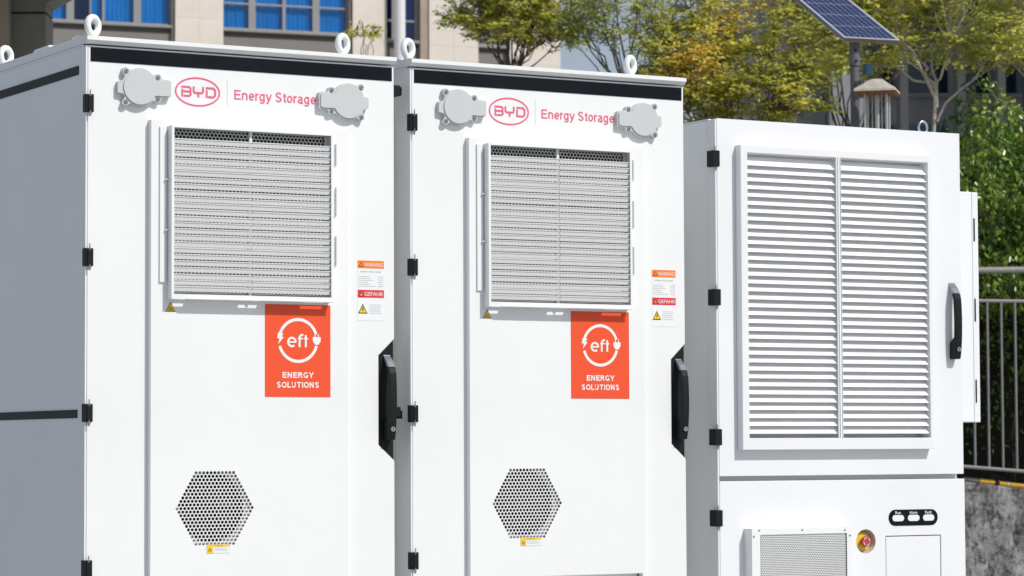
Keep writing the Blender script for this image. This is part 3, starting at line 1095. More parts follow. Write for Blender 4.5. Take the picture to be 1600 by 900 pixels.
# ------------------------------------------------------------------ louvred cabinet
def make_louvred():
    X = 2.394
    root = thing('louvred_cabinet', 'lower white cabinet at the right end with a large louvred upper door and status lights', 'cabinet', (X, 0, ZB))
    L = (-X, 0, -ZB)
    XR = 3.502
    m = MB()
    m.box(X, XR, 0.042, 0.055, ZB, 2.2255)
    m.box(X, X+0.012, 0.0551, 0.90, ZB, 2.2255)
    m.box(XR-0.012, XR, 0.0551, 0.90, ZB, 2.2255)
    m.box(X, XR, 0.9001, 0.912, ZB, 2.2255)
    m.build('body', M['white2'], root, L, bevel=0.002)
    m = MB()
    m.box(X-0.002, XR+0.002, 0.040, 0.915, 2.226, 2.2300)
    m.build('roof', M['white2'], root, L, bevel=0.001)
    m = MB()
    m.box(X-0.0008, X+0.0050, -0.0005, 0.0415, -0.08, 2.2255)
    m.build('edge_trim', M['white2'], root, L)
    # upper door
    m = MB()
    m.holed([(X+0.0075, 0.9480), (XR, 0.9480), (XR, 2.2290), (X+0.0075, 2.2290)], [[(2.515, 1.075), (3.318, 1.075), (3.318, 2.105), (2.515, 2.105)]], 0.0, 0.036)
    ud = m.build('upper_door', M['white2'], root, L, bevel=0.0015)
    m = MB()
    m.box(2.513, 3.320, 0.0365, 0.0395, 1.073, 2.107)
    m.build('door_backing', M['whiteslat'], ud)
    m = MB()
    fr = [(2.4797, 1.0416), (3.3420, 1.0416), (3.3420, 2.1345), (2.4797, 2.1345)]
    m.holed(fr, [[(2.5090, 1.0835), (3.3225, 1.0835), (3.3225, 2.1080), (2.5090, 2.1080)]], -0.035, -0.0003)
    m.build('louvre_frame', M['white2'], ud, bevel=0.0015)
    m = MB()
    m.box(2.9010, 2.9235, -0.0345, -0.0310, 1.0837, 2.1078)
    m.build('louvre_mullion', M['white2'], ud, bevel=0.001)
    m = MB()
    m.box(2.9075, 2.9085, -0.0385, -0.0346, 1.0838, 2.1077)
    m.box(2.9190, 2.9200, -0.0385, -0.0346, 1.0838, 2.1077)
    m.build('mullion_rib', M['white2'], ud)
    for a, b, nm in ((2.5093, 2.9095, 'l'), (2.9150, 3.3222, 'r')):
        sm = MB()
        sm.prism_yz([(-0.0285, 0.0), (-0.0275, -0.0012), (0.0060, 0.0330), (0.0050, 0.0342)], a, b)
        sme = sm.mesh('slat', M['whiteslat'])
        for k in range(35):
            inst(sme, 'slat', ud, (0, 0, 2.0635-k*0.02835+0.0004*math.sin(k*2.1)))
    handle(ud, 3.4400, 3.4700, 1.3770, 1.6640, -0.001, -0.045)
    # lower panel
    m = MB()
    bc = (3.0437, 0.7042)
    acc = [(3.1340, 0.42), (3.3905, 0.42), (3.3905, 0.7225), (3.1340, 0.7225)]
    m.holed([(X+0.0075, -0.08), (XR+0.003, -0.08), (XR+0.003, 0.9300), (X+0.0075, 0.9300)], [circ(*bc, 0.0440, 40), acc], 0.0, 0.036)
    ld = m.build('lower_door', M['white2'], root, L, bevel=0.0015)
    m = MB()
    m.box(3.1368, 3.3877, 0.0015, 0.004, 0.4228, 0.7193)
    m.build('access_hatch', M['white2'], ld, bevel=0.001)
    m = MB()
    m.box(3.130, 3.394, 0.006, 0.010, 0.416, 0.7225)
    m.build('hatch_shadow_gap', M['black'], ld)
    # recessed emergency stop
    N = 40
    m = MB()
    vs = []
    for rr_, y in ((0.0439, 0.001), (0.0400, 0.020), (0.0370, 0.026)):
        vs += [(bc[0]+rr_*math.cos(2*math.pi*i/N), y, bc[1]+rr_*math.sin(2*math.pi*i/N)) for i in range(N)]
    m.add(vs, [(k*N+i, k*N+(i+1) % N, (k+1)*N+(i+1) % N, (k+1)*N+i) for k in (0, 1) for i in range(N)])
    m.add([(bc[0]+0.037*math.cos(2*math.pi*i/N), 0.026, bc[1]+0.037*math.sin(2*math.pi*i/N)) for i in range(N)], [tuple(range(N))])
    m.build('button_recess', M['ledge'], ld, recalc=False, smooth=True)
    m = MB()
    m.cyl((bc[0], 0.0255, bc[1]), (bc[0], 0.0180, bc[1]), 0.0345, 0.0325, n=32)
    m.build('yellow_collar', M['yellow'], ld, bevel=0.001)
    m = MB()
    m.cyl((bc[0], 0.0178, bc[1]), (bc[0], 0.004, bc[1]), 0.0135, n=24)
    m.cyl((bc[0], 0.0039, bc[1]), (bc[0], -0.006, bc[1]), 0.0200, 0.0188, n=28)
    st = m.build('emergency_button', M['capred'], ld, bevel=0.002)
    m = MB()
    vs = []
    for rr_ in (0.0150, 0.0128):
        vs += [(bc[0]+rr_*math.cos(2*math.pi*i/24), -0.0063, bc[1]+rr_*math.sin(2*math.pi*i/24)) for i in range(24)]
    m.add(vs, [(i, (i+1) % 24, 24+(i+1) % 24, 24+i) for i in range(24) if i % 6 < 4])
    m.build('button_arrows', M['printwhite'], ld, recalc=False)
    # indicator plate
    x0, x1, z0, z1 = 3.1480, 3.3755, 0.7590, 0.8185
    rr_ = (z1-z0)/2

    def pill(x0, x1, z0, z1, n_=10):
        r_ = (z1-z0)/2
        zc = (z0+z1)/2
        p = [(x1-r_+r_*math.cos(R(-90+180*i/n_)), zc+r_*math.sin(R(-90+180*i/n_))) for i in range(n_+1)]
        p += [(x0+r_+r_*math.cos(R(90+180*i/n_)), zc+r_*math.sin(R(90+180*i/n_))) for i in range(n_+1)]
        return p
    m = MB()
    m.prism_xz(pill(x0, x1, z0, z1), -0.0015, -0.0001)
    ip = m.build('indicator_plate', M['strip'], ld)
    for s_, a, b in (('Run', 3.1640, 3.2175), ('Alarm', 3.2350, 3.2890), ('Fault', 3.3055, 3.3580)):
        m = MB()
        m.prism_xz(pill(a, b, 0.7755, 0.7985), -0.0035, -0.0016)
        m.build('indicator_window', M['paper'], ld, bevel=0.0008)
        c = (a+b)/2
        hw = {'Run': 0.0125, 'Alarm': 0.018, 'Fault': 0.0155}[s_]
        text(s_, c-hw, c+hw, 0.8025, 0.0105, -0.0021, M['printwhite'], ld, bold=0.01)
    # vent box with its fine perforated front
    hx0, hx1, hz0, hz1 = 2.5040, 2.9430, 0.28, 0.7610
    m = MB()
    m.holed([(hx0, hz0), (hx1, hz0), (hx1, hz1), (hx0, hz1)], [[(2.5400, 0.31), (2.9210, 0.31), (2.9210, 0.7385), (2.5400, 0.7385)]], -0.050, -0.0485)
    m.box(hx0, hx0+0.0015, -0.0484, -0.0003, hz0, hz1)
    m.box(hx1-0.0015, hx1, -0.0484, -0.0003, hz0, hz1)
    m.box(hx0+0.0016, hx1-0.0016, -0.0484, -0.0003, hz1-0.0015, hz1)
    m.box(hx0+0.0016, hx1-0.0016, -0.0484, -0.0003, hz0, hz0+0.0015)
    vb = m.build('vent_box', M['white'], root, L)
    m = MB()
    p = 0.00735
    rp = p*math.sqrt(3)/2
    cs = []
    j = 0
    while 0.7345-j*rp > 0.314:
        xx = 2.5438+(0.5*p if j % 2 else 0)
        while xx < 2.9175:
            cs.append((xx, 0.7345-j*rp))
            xx += p
        j += 1
    hexcells(cs, p, 0.0027, -0.0482, -0.0475, m, nh=6, wall=False)
    m.build('perforated_front', M['white'], vb, recalc=False)
    m = MB()
    m.box(2.53, 2.93, -0.040, -0.037, 0.30, 0.75)
    m.build('filter', M['dark'], vb)
    sc = MB()
    sc.cyl((0, 0, 0), (0, -0.002, 0), 0.0034, n=10)
    me = sc.mesh('screw', M['grey'])
    for x, z in [(2.5348, 0.7544), (2.723, 0.7533), (2.9119, 0.7499), (2.5120, 0.7330), (2.9340, 0.7300), (2.5120, 0.55), (2.9340, 0.55)]:
        inst(me, 'screw', vb, (x, -0.050, z))
    for z in (2.0833, 1.5863, 1.0874, 0.7993, 0.25):
        m = MB()
        m.box(X-0.017, X+0.012, -0.0125, 0.030, z-0.029, z+0.029)
        o = m.build('hinge', M['black'], root, L, bevel=0.002)
        m = MB()
        m.cyl((X-0.004, -0.006, z-0.045), (X-0.004, -0.006, z+0.045), 0.0022, n=8)
        m.build('hinge_pin', M['grey'], o)
    # box mounted on the far side
    m = MB()
    m.box(XR+0.0005, 3.6775, 0.15, 0.70, 1.1435, 2.0275)
    sb = m.build('side_enclosure', M['white2'], root, L, bevel=0.003)
    m = MB()
    m.box(3.6790, 3.7080, 0.15, 0.70, 1.1425, 2.0270)
    m.build('enclosure_door', M['white2'], sb, bevel=0.003)
    for z in (1.882, 1.573, 1.262):
        m = MB()
        m.box(3.6850, 3.6890, 0.1465, 0.1497, z-0.044, z+0.044)
        m.build('enclosure_hinge', M['black'], sb)
    # lifting eye at the back edge
    m = MB()
    N, K = 24, 8
    vs = []
    for i in range(N):
        a = 2*math.pi*i/N
        for j_ in range(K):
            b = 2*math.pi*j_/K
            rad = 0.020+0.0045*math.cos(b)
            vs.append((3.40+rad*math.cos(a), 0.09+0.0045*math.sin(b), 2.256+rad*1.15*math.sin(a)))
    m.add(vs, [(i*K+j_, ((i+1) % N)*K+j_, ((i+1) % N)*K+(j_+1) % K, i*K+(j_+1) % K) for i in range(N) for j_ in range(K)])
    m.cyl((3.40, 0.09, 2.228), (3.40, 0.09, 2.24), 0.010, n=12)
    m.build('lifting_eye', M['steel'], root, L, smooth=True)
    return root


make_louvred()

# ------------------------------------------------------------------ retaining wall, railing, pipe
X0, X1 = 4.6, 13.0


def ztop(x):
    return 0.8205-0.1027*(x-8.716)


wy = 6.50
m = MB()
m.add([(X0, wy, ZG-0.3), (X1, wy, ZG-0.3), (X1, wy+0.24, ZG-0.3), (X0, wy+0.24, ZG-0.3),
       (X0, wy, ztop(X0)), (X1, wy, ztop(X1)), (X1, wy+0.24, ztop(X1)), (X0, wy+0.24, ztop(X0))],
      [(0, 1, 5, 4), (1, 2, 6, 5), (2, 3, 7, 6), (3, 0, 4, 7), (4, 5, 6, 7), (0, 3, 2, 1)])
rw = m.build('retaining_wall', M['stained'], bevel=0.015)
rw['label'] = 'black stained concrete retaining wall below the railing on the right'
rw['category'] = 'wall'
m = MB()
m.add([(X0, wy+0.25, ztop(X0)), (X1, wy+0.25, ztop(X1)), (X1, wy+0.6, ztop(X1)), (X0, wy+0.6, ztop(X0)),
       (X0, wy+0.25, ztop(X0)+0.038), (8.80, wy+0.25, ztop(8.8)+0.03), (X1, wy+0.25, ztop(X1)+0.075), (X1, wy+0.6, ztop(X1)+0.075), (X0, wy+0.6, ztop(X0)+0.038)],
      [(0, 1, 6, 5, 4), (1, 2, 7, 6), (4, 5, 6, 7, 8), (2, 3, 8, 7), (3, 0, 4, 8)])
kb = m.build('pale_kerb', M['ledge'])
kb['kind'] = 'structure'
rail = thing('metal_railing', 'bronze grey metal railing with round top rail and vertical balusters on the stained wall', 'railing', (X0, wy+0.12, ztop(X0)))
LR = (-X0, -(wy+0.12), -ztop(X0))


def lin(x, a, b):
    return a[1]+(b[1]-a[1])*(x-a[0])/(b[0]-a[0])


T = ((8.863, 2.226), (9.246, 2.240))
S = ((8.865, 2.0235), (9.242, 2.0285))
Bt = ((8.718, 0.923), (9.222, 0.888))
ry = wy+0.12
for nm, ab, rad in (('top_rail', T, 0.0225), ('upper_rail', S, 0.0125), ('bottom_rail', Bt, 0.0125)):
    m = MB()
    m.cyl((X0, ry, lin(X0, *ab)), (X1, ry, lin(X1, *ab)), rad, n=16)
    m.build(nm, M['railing'], rail, LR, smooth=False)
x = 8.786-0.119*34
k = 0
while x < X1:
    m = MB()
    m.cyl((x, ry, lin(x, *Bt)), (x, ry, lin(x, *S)), 0.0088, n=8)
    m.build('baluster', M['railing'], rail, LR)
    x += 0.119
    k += 1
for px in (4.9, 6.8, 8.55, 10.4, 12.3):
    m = MB()
    m.cyl((px, ry, ztop(px)-0.02), (px, ry, lin(px, *T)), 0.019, n=12)
    m.build('post', M['railing'], rail, LR)
# striped pipe lying on the wall head
pp = thing('striped_pipe', 'black and yellow striped pipe lying on the head of the stained wall', 'pipe', (8.0, wy+0.19, 0.9))
segs = [(-3.0, 0.72, 'black'), (0.725, 0.80, 'poleg'), (0.805, 0.84, 'black'), (0.845, 0.985, 'poleg'), (0.99, 1.115, 'pipeyellow'), (1.12, 1.15, 'black'), (1.155, 1.215, 'pipeyellow'), (1.22, 1.24, 'lampcap'), (1.245, 1.42, 'pipeyellow'), (1.425, 1.6, 'black'), (1.605, 1.9, 'pipeyellow'), (1.905, 4.6, 'black')]
for a, b, mt in segs:
    m = MB()
    za, zb_ = (lin(8+q, Bt, Bt) if False else 0.845+0.0*q for q in (a, b))
    m.cyl((a, 0, ztop(8+a)+0.026-0.9), (b, 0, ztop(8+b)+0.026-0.9), 0.019 if mt != 'black' else 0.0165, n=12)
    m.build('pipe_section', M[mt], pp)


# ------------------------------------------------------------------ foliage
def leaf_mesh(name, C, D, U, L, Wd, m, droop=0.25):
    """C centres, D leaf directions, U side directions, L lengths; each leaf two triangles folded on the midrib"""
    n_ = len(C)
    Nn = np.cross(D, U)
    base = C-D*L[:, None]*0.5
    tip = C+D*L[:, None]*0.5-np.abs(Nn)*0+np.array([0, 0, -1])*(droop*L*0.3)[:, None]
    lt = C+U*Wd[:, None]*0.5+Nn*(L*0.06)[:, None]
    rt = C-U*Wd[:, None]*0.5+Nn*(L*0.06)[:, None]
    V = np.stack([base, rt, tip, lt], 1).reshape(-1, 3)
    idx = np.arange(n_)[:, None]*4
    F = np.concatenate([idx+np.array([0, 1, 2]), idx+np.array([0, 2, 3])], 1).reshape(-1)
    me = bpy.data.meshes.new(name)
    me.vertices.add(len(V))
    me.vertices.foreach_set('co', V.astype(np.float32).ravel())
    me.loops.add(len(F))
    me.loops.foreach_set('vertex_index', F.astype(np.int32))
    me.polygons.add(len(F)//3)
    me.polygons.foreach_set('loop_start', np.arange(0, len(F), 3, dtype=np.int32))
    me.update()
    me.validate()
    me.materials.append(m)
    return me


def unit(a):
    return a/np.maximum(1e-9, np.linalg.norm(a, axis=1))[:, None]


ER = np.array([rr.x, rr.y, 0.0])
EF = np.array([math.cos(YAW), math.sin(YAW), 0.0])
SUNV = np.array(SUN)


def tree(name, label, loc, fork, envs, nlimb, leafm, barkm, seed, leaf=0.045, per=24, rad=0.13, lean=(0, 0), r0=0.04, sep=0.0, limbs=None, twig=0.0045):
    """trunk to the fork, bent limbs into the crown volume, twigs to each spray and a layered rosette of leaves on every spray.
    envs: (centre along r, f, z) , (radii), number of sprays"""
    rnd = random.Random(seed)
    rng = np.random.default_rng(seed)
    t = thing(name, label, 'tree', loc, 'trees behind the cabinets')
    tr, br = MB(), MB()
    n_ = 7
    p = np.array([0, 0, -0.05])
    nodes = []
    fk = np.array([lean[0], lean[1], fork-ZG])
    pts = [p+(fk-p)*i/n_+(rng.normal(size=3)*np.array([0.02, 0.02, 0]) if 0 < i < n_ else 0) for i in range(n_+1)]
    for i in range(n_):
        tr.cyl(pts[i], pts[i+1], r0*(1-0.4*i/n_), r0*(1-0.4*(i+1)/n_), n=10, caps=False)
    tr.build('trunk', barkm, t, recalc=False, smooth=True)

    def env_point(e, shell):
        (c, r, k) = e
        d = rng.normal(size=3)
        d /= np.linalg.norm(d)
        u = rng.random()**(1/3) if not shell else rng.uniform(0.75, 1.0)
        q = np.array(c)+d*u*np.array(r)
        return ER*q[0]+EF*q[1]+np.array([0, 0, q[2]-ZG])
    ends = []
    w_ = np.array([e[2] for e in envs], float)
    w_ /= w_.sum()
    for k in range(nlimb):
        e = envs[rng.choice(len(envs), p=w_)]
        q = env_point(e, True)
        if q[2] < fk[2]+0.15:
            q[2] = fk[2]+rng.uniform(0.15, 0.6)
        ends.append(q)
    for q in ends:
        m_ = 9
        ctrl = fk+(q-fk)*0.5+np.array([0, 0, 0.18])*rng.uniform(-0.6, 1.0)+rng.normal(size=3)*0.08
        st = fk-np.array([0, 0, rng.uniform(0, 0.3)])
        last = st
        rl_ = r0*rng.uniform(0.32, 0.55)
        for i in range(1, m_+1):
            u = i/m_
            x_ = st*(1-u)**2+ctrl*2*u*(1-u)+q*u*u+rng.normal(size=3)*0.018
            ra, rb_ = rl_*(1-0.8*(i-1)/m_), rl_*(1-0.8*i/m_)
            br.cyl(last, x_, ra, rb_, n=6, caps=False)
            last = x_
            nodes.append((x_, rb_))
    NP = np.array([n__[0] for n__ in nodes])
    Cs, Ds, Ns = [], [], []
    for e in envs:
        for k in range(e[2]):
            q = env_point(e, False)
            d = q-NP
            cost = np.linalg.norm(d, axis=1)+np.maximum(0, -d[:, 2])*1.5
            b = NP[int(np.argmin(cost+rng.random(len(NP))*0.08))]
            mid = (b+q)/2+rng.normal(size=3)*0.03+np.array([0, 0, 0.02])
            br.cyl(b, mid, twig, twig*0.7, n=4, caps=False)
            br.cyl(mid, q, twig*0.7, twig*0.35, n=4, caps=False)
            # a few side twiglets carry the leaves
            dirn = (q-b)/max(1e-6, np.linalg.norm(q-b))
            nt_ = rng.integers(4, 7)
            nl = max(1, int(per*rng.uniform(0.6, 1.35)/nt_))
            for w2 in range(nt_):
                h = rng.normal(size=3)*np.array([1, 1, 0.32])+dirn*0.7
                h /= np.linalg.norm(h)
                ln = rad*rng.uniform(0.6, 1.35)
                o_ = q-dirn*rng.uniform(0, rad*0.8)
                br.cyl(o_, o_+h*ln, twig*0.3, twig*0.15, n=3, caps=False)
                u = (np.arange(nl)+rng.random(nl)*0.6+0.3)/nl
                P = o_+h*ln*u[:, None]
                sd = np.cross(h, [0, 0, 1.0])
                sd /= max(1e-6, np.linalg.norm(sd))
                sg = np.where(np.arange(nl) % 2 == 0, 1.0, -1.0)[:, None]
                dd_ = unit(h*0.75+sd*sg*0.8+rng.normal(size=(nl, 3))*0.25+np.array([0, 0, -0.22]))
                Cs.append(P+dd_*leaf*0.5)
                Ds.append(dd_)
    C, Dd = np.concatenate(Cs), np.concatenate(Ds)
    n2 = len(C)
    nrm = unit(SUNV*1.5+np.array([0, 0, 0.25])+rng.normal(size=(n2, 3))*0.55)
    U = unit(np.cross(Dd, nrm))
    L = leaf*rng.uniform(0.65, 1.3, n2)
    me = leaf_mesh('foliage', C, Dd, U, L, L*rng.uniform(0.38, 0.52, n2), leafm, droop=0.15)
    o = bpy.data.objects.new('foliage', me)
    COL.objects.link(o)
    o.parent = t
    o['kind'] = 'stuff'
    br.build('branches', barkm, t, recalc=False)
    print('TREE', name, n2)
    return t




tree('young_tree', 'olive green fine leaved tree above the middle cabinet, before the cream wall', (8.52, 12.16, ZG), 4.15,
     [((0.05, 0, 5.0), (0.62, 0.3, 0.40), 165), ((-0.24, 0, 4.85), (0.40, 0.3, 0.28), 50), ((-0.50, -0.1, 4.60), (0.17, 0.15, 0.05), 10), ((0.15, 0, 4.68), (0.45, 0.3, 0.22), 90), ((0.12, 0, 4.54), (0.55, 0.35, 0.15), 95), ((-0.42, 0, 4.68), (0.2, 0.2, 0.12), 14), ((0.50, 0, 4.70), (0.28, 0.3, 0.30), 60)],
     18, M['leaf_olive'], M['bark'], 11, per=32, rad=0.11, r0=0.024)
tree('young_tree', 'thin leafy tree top showing just above the left cabinet roof by the white pole', (7.53, 12.88, ZG), 4.1,
     [((0, 0, 4.55), (0.15, 0.12, 0.045), 13)], 5, M['leaf_olive'], M['bark'], 71, per=22, rad=0.07, r0=0.014)
tree('young_tree', 'sparse green tree with bare dark branches against the pale sky gap', (9.00, 10.98, ZG), 3.75,
     [((0.0, 0, 4.85), (0.62, 0.35, 0.45), 95), ((-0.15, 0, 4.48), (0.48, 0.3, 0.26), 58), ((0.30, 0, 4.40), (0.34, 0.3, 0.20), 34), ((-0.42, 0, 4.50), (0.22, 0.3, 0.22), 34)],
     24, M['leaf_sparse'], M['bark'], 24, leaf=0.042, per=20, rad=0.10, r0=0.022)
tree('golden_tree', 'dense yellow and orange leaved tree left of the solar panel', (9.38, 10.00, ZG), 3.0,
     [((-0.05, 0, 4.25), (0.92, 0.34, 0.60), 330), ((-0.38, -0.1, 4.05), (0.50, 0.4, 0.40), 150), ((0.25, -0.1, 3.80), (0.50, 0.35, 0.25), 110), ((-0.50, -0.1, 3.85), (0.35, 0.3, 0.35), 90)],
     20, M['leaf_gold'], M['bark'], 31, per=32, rad=0.12, r0=0.030)
tree('young_tree', 'yellow green tree with pale forked trunk right of the solar panel', (9.02, 7.22, ZG), 3.58,
     [((-0.05, 0, 4.28), (0.92, 0.34, 0.34), 310), ((-0.45, 0, 3.90), (0.45, 0.3, 0.22), 90), ((0.45, 0, 3.92), (0.45, 0.3, 0.22), 90), ((-0.55, 0, 3.75), (0.25, 0.2, 0.16), 24)],
     8, M['leaf_olive'], M['palebark'], 47, per=30, rad=0.12, r0=0.022, lean=(0.05, -0.03), twig=0.004)
tree('young_tree', 'yellow green tree at the right edge above the hedge', (11.15, 8.35, ZG), 3.75,
     [((-0.1, 0, 4.60), (1.05, 0.4, 0.42), 310), ((-0.5, 0, 4.12), (0.6, 0.4, 0.20), 90)],
     9, M['leaf_olive'], M['palebark'], 53, per=30, rad=0.13, r0=0.024, twig=0.004)
tree('young_tree', 'thin dark stemmed green tree directly behind the solar lamp post', (10.30, 9.85, ZG), 3.3,
     [((0.0, 0, 4.6), (0.65, 0.4, 0.40), 200), ((0.0, 0, 4.15), (0.6, 0.4, 0.25), 60)],
     18, M['leaf_olive'], M['bark'], 61, per=24, rad=0.12, r0=0.020)

# hedge: dense glossy leaves overhanging a near-black shade backing
hg = thing('hedge', 'dense glossy green hedge behind the railing on the right', 'hedge', (8.9, 8.0, ZG))
rng = np.random.default_rng(5)


def hedge_pts(n_):
    # lumpy clumps through the volume, more of them toward the front and the top
    cc = np.stack([rng.uniform(8.95, 14.2, 520), rng.uniform(6.95, 8.7, 520)**1.0, rng.uniform(2.12, 3.55, 520)], 1)
    cc[:, 1] = 6.98+(cc[:, 1]-6.95)**1.35
    top = 3.28+0.18*np.sin(cc[:, 0]*2.1)+0.12*np.sin(cc[:, 0]*5.3+1)+0.05*(cc[:, 0]-9)
    cc[:, 2] = np.minimum(cc[:, 2], top-0.12)
    cc = cc[cc[:, 0] > 9.16+(cc[:, 1]-7.0)*0.66]
    k = rng.integers(0, len(cc), n_)
    d = unit(rng.normal(size=(n_, 3)))
    P = cc[k]+d*(0.20*rng.uniform(0.55, 1.0, n_)**0.5)[:, None]*np.array([1, 1, 0.9])
    return P, d


P, dd = hedge_pts(72000)
# hanging strands in front of the shade backing
k2 = 3500
xs = rng.uniform(10.3, 14.0, k2)
P2 = np.stack([xs, rng.uniform(8.4, 8.8, k2), 0.9+rng.uniform(0, 1, k2)**0.6*1.4], 1)
P = np.concatenate([P, P2])
dd = np.concatenate([dd, unit(rng.normal(size=(k2, 3)))])
Dd = unit(dd*0.5+rng.normal(size=dd.shape)*0.5+np.array([0, -0.15, -0.45]))
up = unit(dd+np.array([0, -0.5, 0.5])+rng.normal(size=dd.shape)*0.4)
U = unit(np.cross(Dd, up))
L = rng.uniform(0.034, 0.064, len(P))
org = np.array([8.9, 8.0, ZG])
me = leaf_mesh('foliage', P-org, Dd, U, L, L*0.52, M['leaf_hedge'])
o = bpy.data.objects.new('foliage', me)
COL.objects.link(o)
o.parent = hg
o['kind'] = 'stuff'
# the front leaves one can tell apart
one = leaf_mesh('leaf', np.zeros((1, 3)), np.array([[1.0, 0, 0]]), np.array([[0, 1.0, 0]]), np.array([0.058]), np.array([0.032]), M['leaf_hedge'])
rl = random.Random(9)
for i in range(240):
    lo = bpy.data.objects.new('leaf', one)
    COL.objects.link(lo)
    lo.parent = hg
    x = rl.uniform(9.2, 10.2)
    lo.location = (x-8.9, rl.uniform(6.86, 6.97)-8.0+0.04, rl.uniform(2.15, 3.25)-ZG)
    lo.rotation_euler = (rl.uniform(-0.9, 0.2), rl.uniform(0.2, 1.3), rl.uniform(0, 6.28))
    sc_ = rl.uniform(0.75, 1.25)
    lo.scale = (sc_, sc_, sc_)
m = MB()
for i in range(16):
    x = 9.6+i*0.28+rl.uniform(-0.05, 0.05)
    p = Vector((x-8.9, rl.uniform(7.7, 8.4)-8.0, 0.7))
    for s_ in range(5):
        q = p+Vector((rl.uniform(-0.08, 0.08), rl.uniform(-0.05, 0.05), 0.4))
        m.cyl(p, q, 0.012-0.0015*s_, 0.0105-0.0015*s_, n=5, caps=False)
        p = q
m.build('stems', M['hedge_shade'], hg, recalc=False)['kind'] = 'stuff'
# near-black backing behind the wall, deep shade under the hedge painted in
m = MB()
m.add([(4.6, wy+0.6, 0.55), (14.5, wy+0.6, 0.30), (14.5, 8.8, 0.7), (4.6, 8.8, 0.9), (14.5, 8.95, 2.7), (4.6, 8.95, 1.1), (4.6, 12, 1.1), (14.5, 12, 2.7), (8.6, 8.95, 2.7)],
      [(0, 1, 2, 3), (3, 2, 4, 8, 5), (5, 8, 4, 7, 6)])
bk = m.build('shade_backing', M['hedge_shade'], recalc=False)
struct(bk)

# ------------------------------------------------------------------ solar lamp post
PX, PY = 6.228, 4.313
post = thing('solar_lamp_post', 'grey post with a tilted blue solar panel behind the right cabinet', 'lamp post', (PX, PY, ZG))
m = MB()
m.cyl((0, 0, 0), (0, 0, 3.16-ZG), 0.0255, n=20)
m.build('pole', M['poleg'], post, smooth=False)
m = MB()
m.cyl((0, 0, 3.165-ZG), (0, 0, 3.34-ZG), 0.031, n=20)
m.build('pole_sleeve', M['poleg'], post)
for dz, dx in ((3.25, -0.3), (3.19, 0.2)):
    m = MB()
    m.cyl((-0.012+0.01*dx, -0.027, dz-ZG), (-0.014+0.01*dx, -0.036, dz-ZG), 0.007, n=8)
    m.build('bolt', M['dark'], post)
A_, T_ = R(-9), R(28)
e1 = Vector((math.cos(A_), math.sin(A_), 0))
hh = Vector((-math.sin(A_), math.cos(A_), 0))
e2 = hh*math.cos(T_)+Vector((0, 0, 1))*math.sin(T_)
nn = e1.cross(e2)
BL = Vector((6.11-PX, 4.246-PY, 3.308-ZG))
PW, PL = 0.345, 0.78


def slab(mb, a0, a1, b0, b1, c0, c1):
    vs = [BL+e1*a+e2*b+nn*c for c in (c0, c1) for b in (b0, b1) for a in (a0, a1)]
    mb.add(vs, [(0, 2, 3, 1), (4, 5, 7, 6), (0, 1, 5, 4), (2, 6, 7, 3), (0, 4, 6, 2), (1, 3, 7, 5)])


m = MB()
slab(m, 0, PW, 0, PL, -0.022, -0.002)
pn = m.build('solar_panel', M['lgrey'], post)
m = MB()
fwid = 0.011
slab(m, 0, PW, 0, fwid, -0.024, 0.002)
slab(m, 0, PW, PL-fwid, PL, -0.024, 0.002)
slab(m, 0, fwid, fwid, PL-fwid, -0.024, 0.002)
slab(m, PW-fwid, PW, fwid, PL-fwid, -0.024, 0.002)
m.build('panel_frame', M['alu'], pn)
m = MB()
slab(m, 0.001, PW-0.001, -0.0012, -0.0002, -0.023, -0.001)
m.build('frame_edge', M['edge'], pn)  # brown strip, shade of the frame's front face put into its colour
m = MB()
slab(m, fwid, PW-fwid, fwid, PL-fwid, -0.002, -0.001)
m.build('panel_backsheet', M['paper'], pn)
cw, ch = (PW-2*fwid-0.004)/9, (PL-2*fwid-0.004)/4
for i in range(9):
    for j in range(4):
        m = MB()
        a0, b0 = fwid+0.002+i*cw, fwid+0.002+j*ch
        slab(m, a0+0.0011, a0+cw-0.0011, b0+0.0020, b0+ch-0.0020, -0.0010, -0.0004)
        m.build('solar_cell', M['cell'], pn)
m = MB()
slab(m, 0.07, PW-0.07, 0.10, 0.17, -0.05, -0.024)
m.build('panel_bracket', M['poleg'], post)
# lantern hung on an arm in front of the post
lx, ly, lz = 6.199-PX+0.01, 4.098-PY, 0-ZG
m = MB()
m.box(-0.012+lx*0.0, 0.14, -0.10, -0.08, 3.055-ZG, 3.075-ZG)
m.box(-0.02, 0.0, -0.09, -0.01, 3.055-ZG, 3.075-ZG)
m.build('lantern_arm', M['poleg'], post)
m = MB()
cx, cy = lx+0.008, ly
top, base, rim = 3.063-ZG, 3.010-ZG, 2.990-ZG
ring0 = [(0.03, top), (0.075, top-0.014), (0.155, base-0.002), (0.160, rim)]
N = 4
a0 = YAW-math.pi/2+R(45)-R(14)
vs = []
rings = [(0.02, top+0.004), (0.055, top-0.004), (0.10, top-0.030), (0.160, base-0.006), (0.163, rim)]
for r_, z in rings:
    for i in range(4):
        a = a0+i*math.pi/2
        vs.append((cx+r_*math.cos(a), cy+r_*math.sin(a), z))
fs = [(k*4+i, k*4+(i+1) % 4, (k+1)*4+(i+1) % 4, (k+1)*4+i) for k in range(4) for i in range(4)]+[(3, 2, 1, 0)]
m.add(vs, fs)
m.build('lantern_cap', M['lampcap'], post, bevel=0.003)
m = MB()
vs = []
for r_, z in ((0.160, rim+0.001), (0.150, rim-0.012), (0.05, rim-0.014)):
    for i in range(4):
        a = a0+i*math.pi/2
        vs.append((cx+r_*math.cos(a), cy+r_*math.sin(a), z))
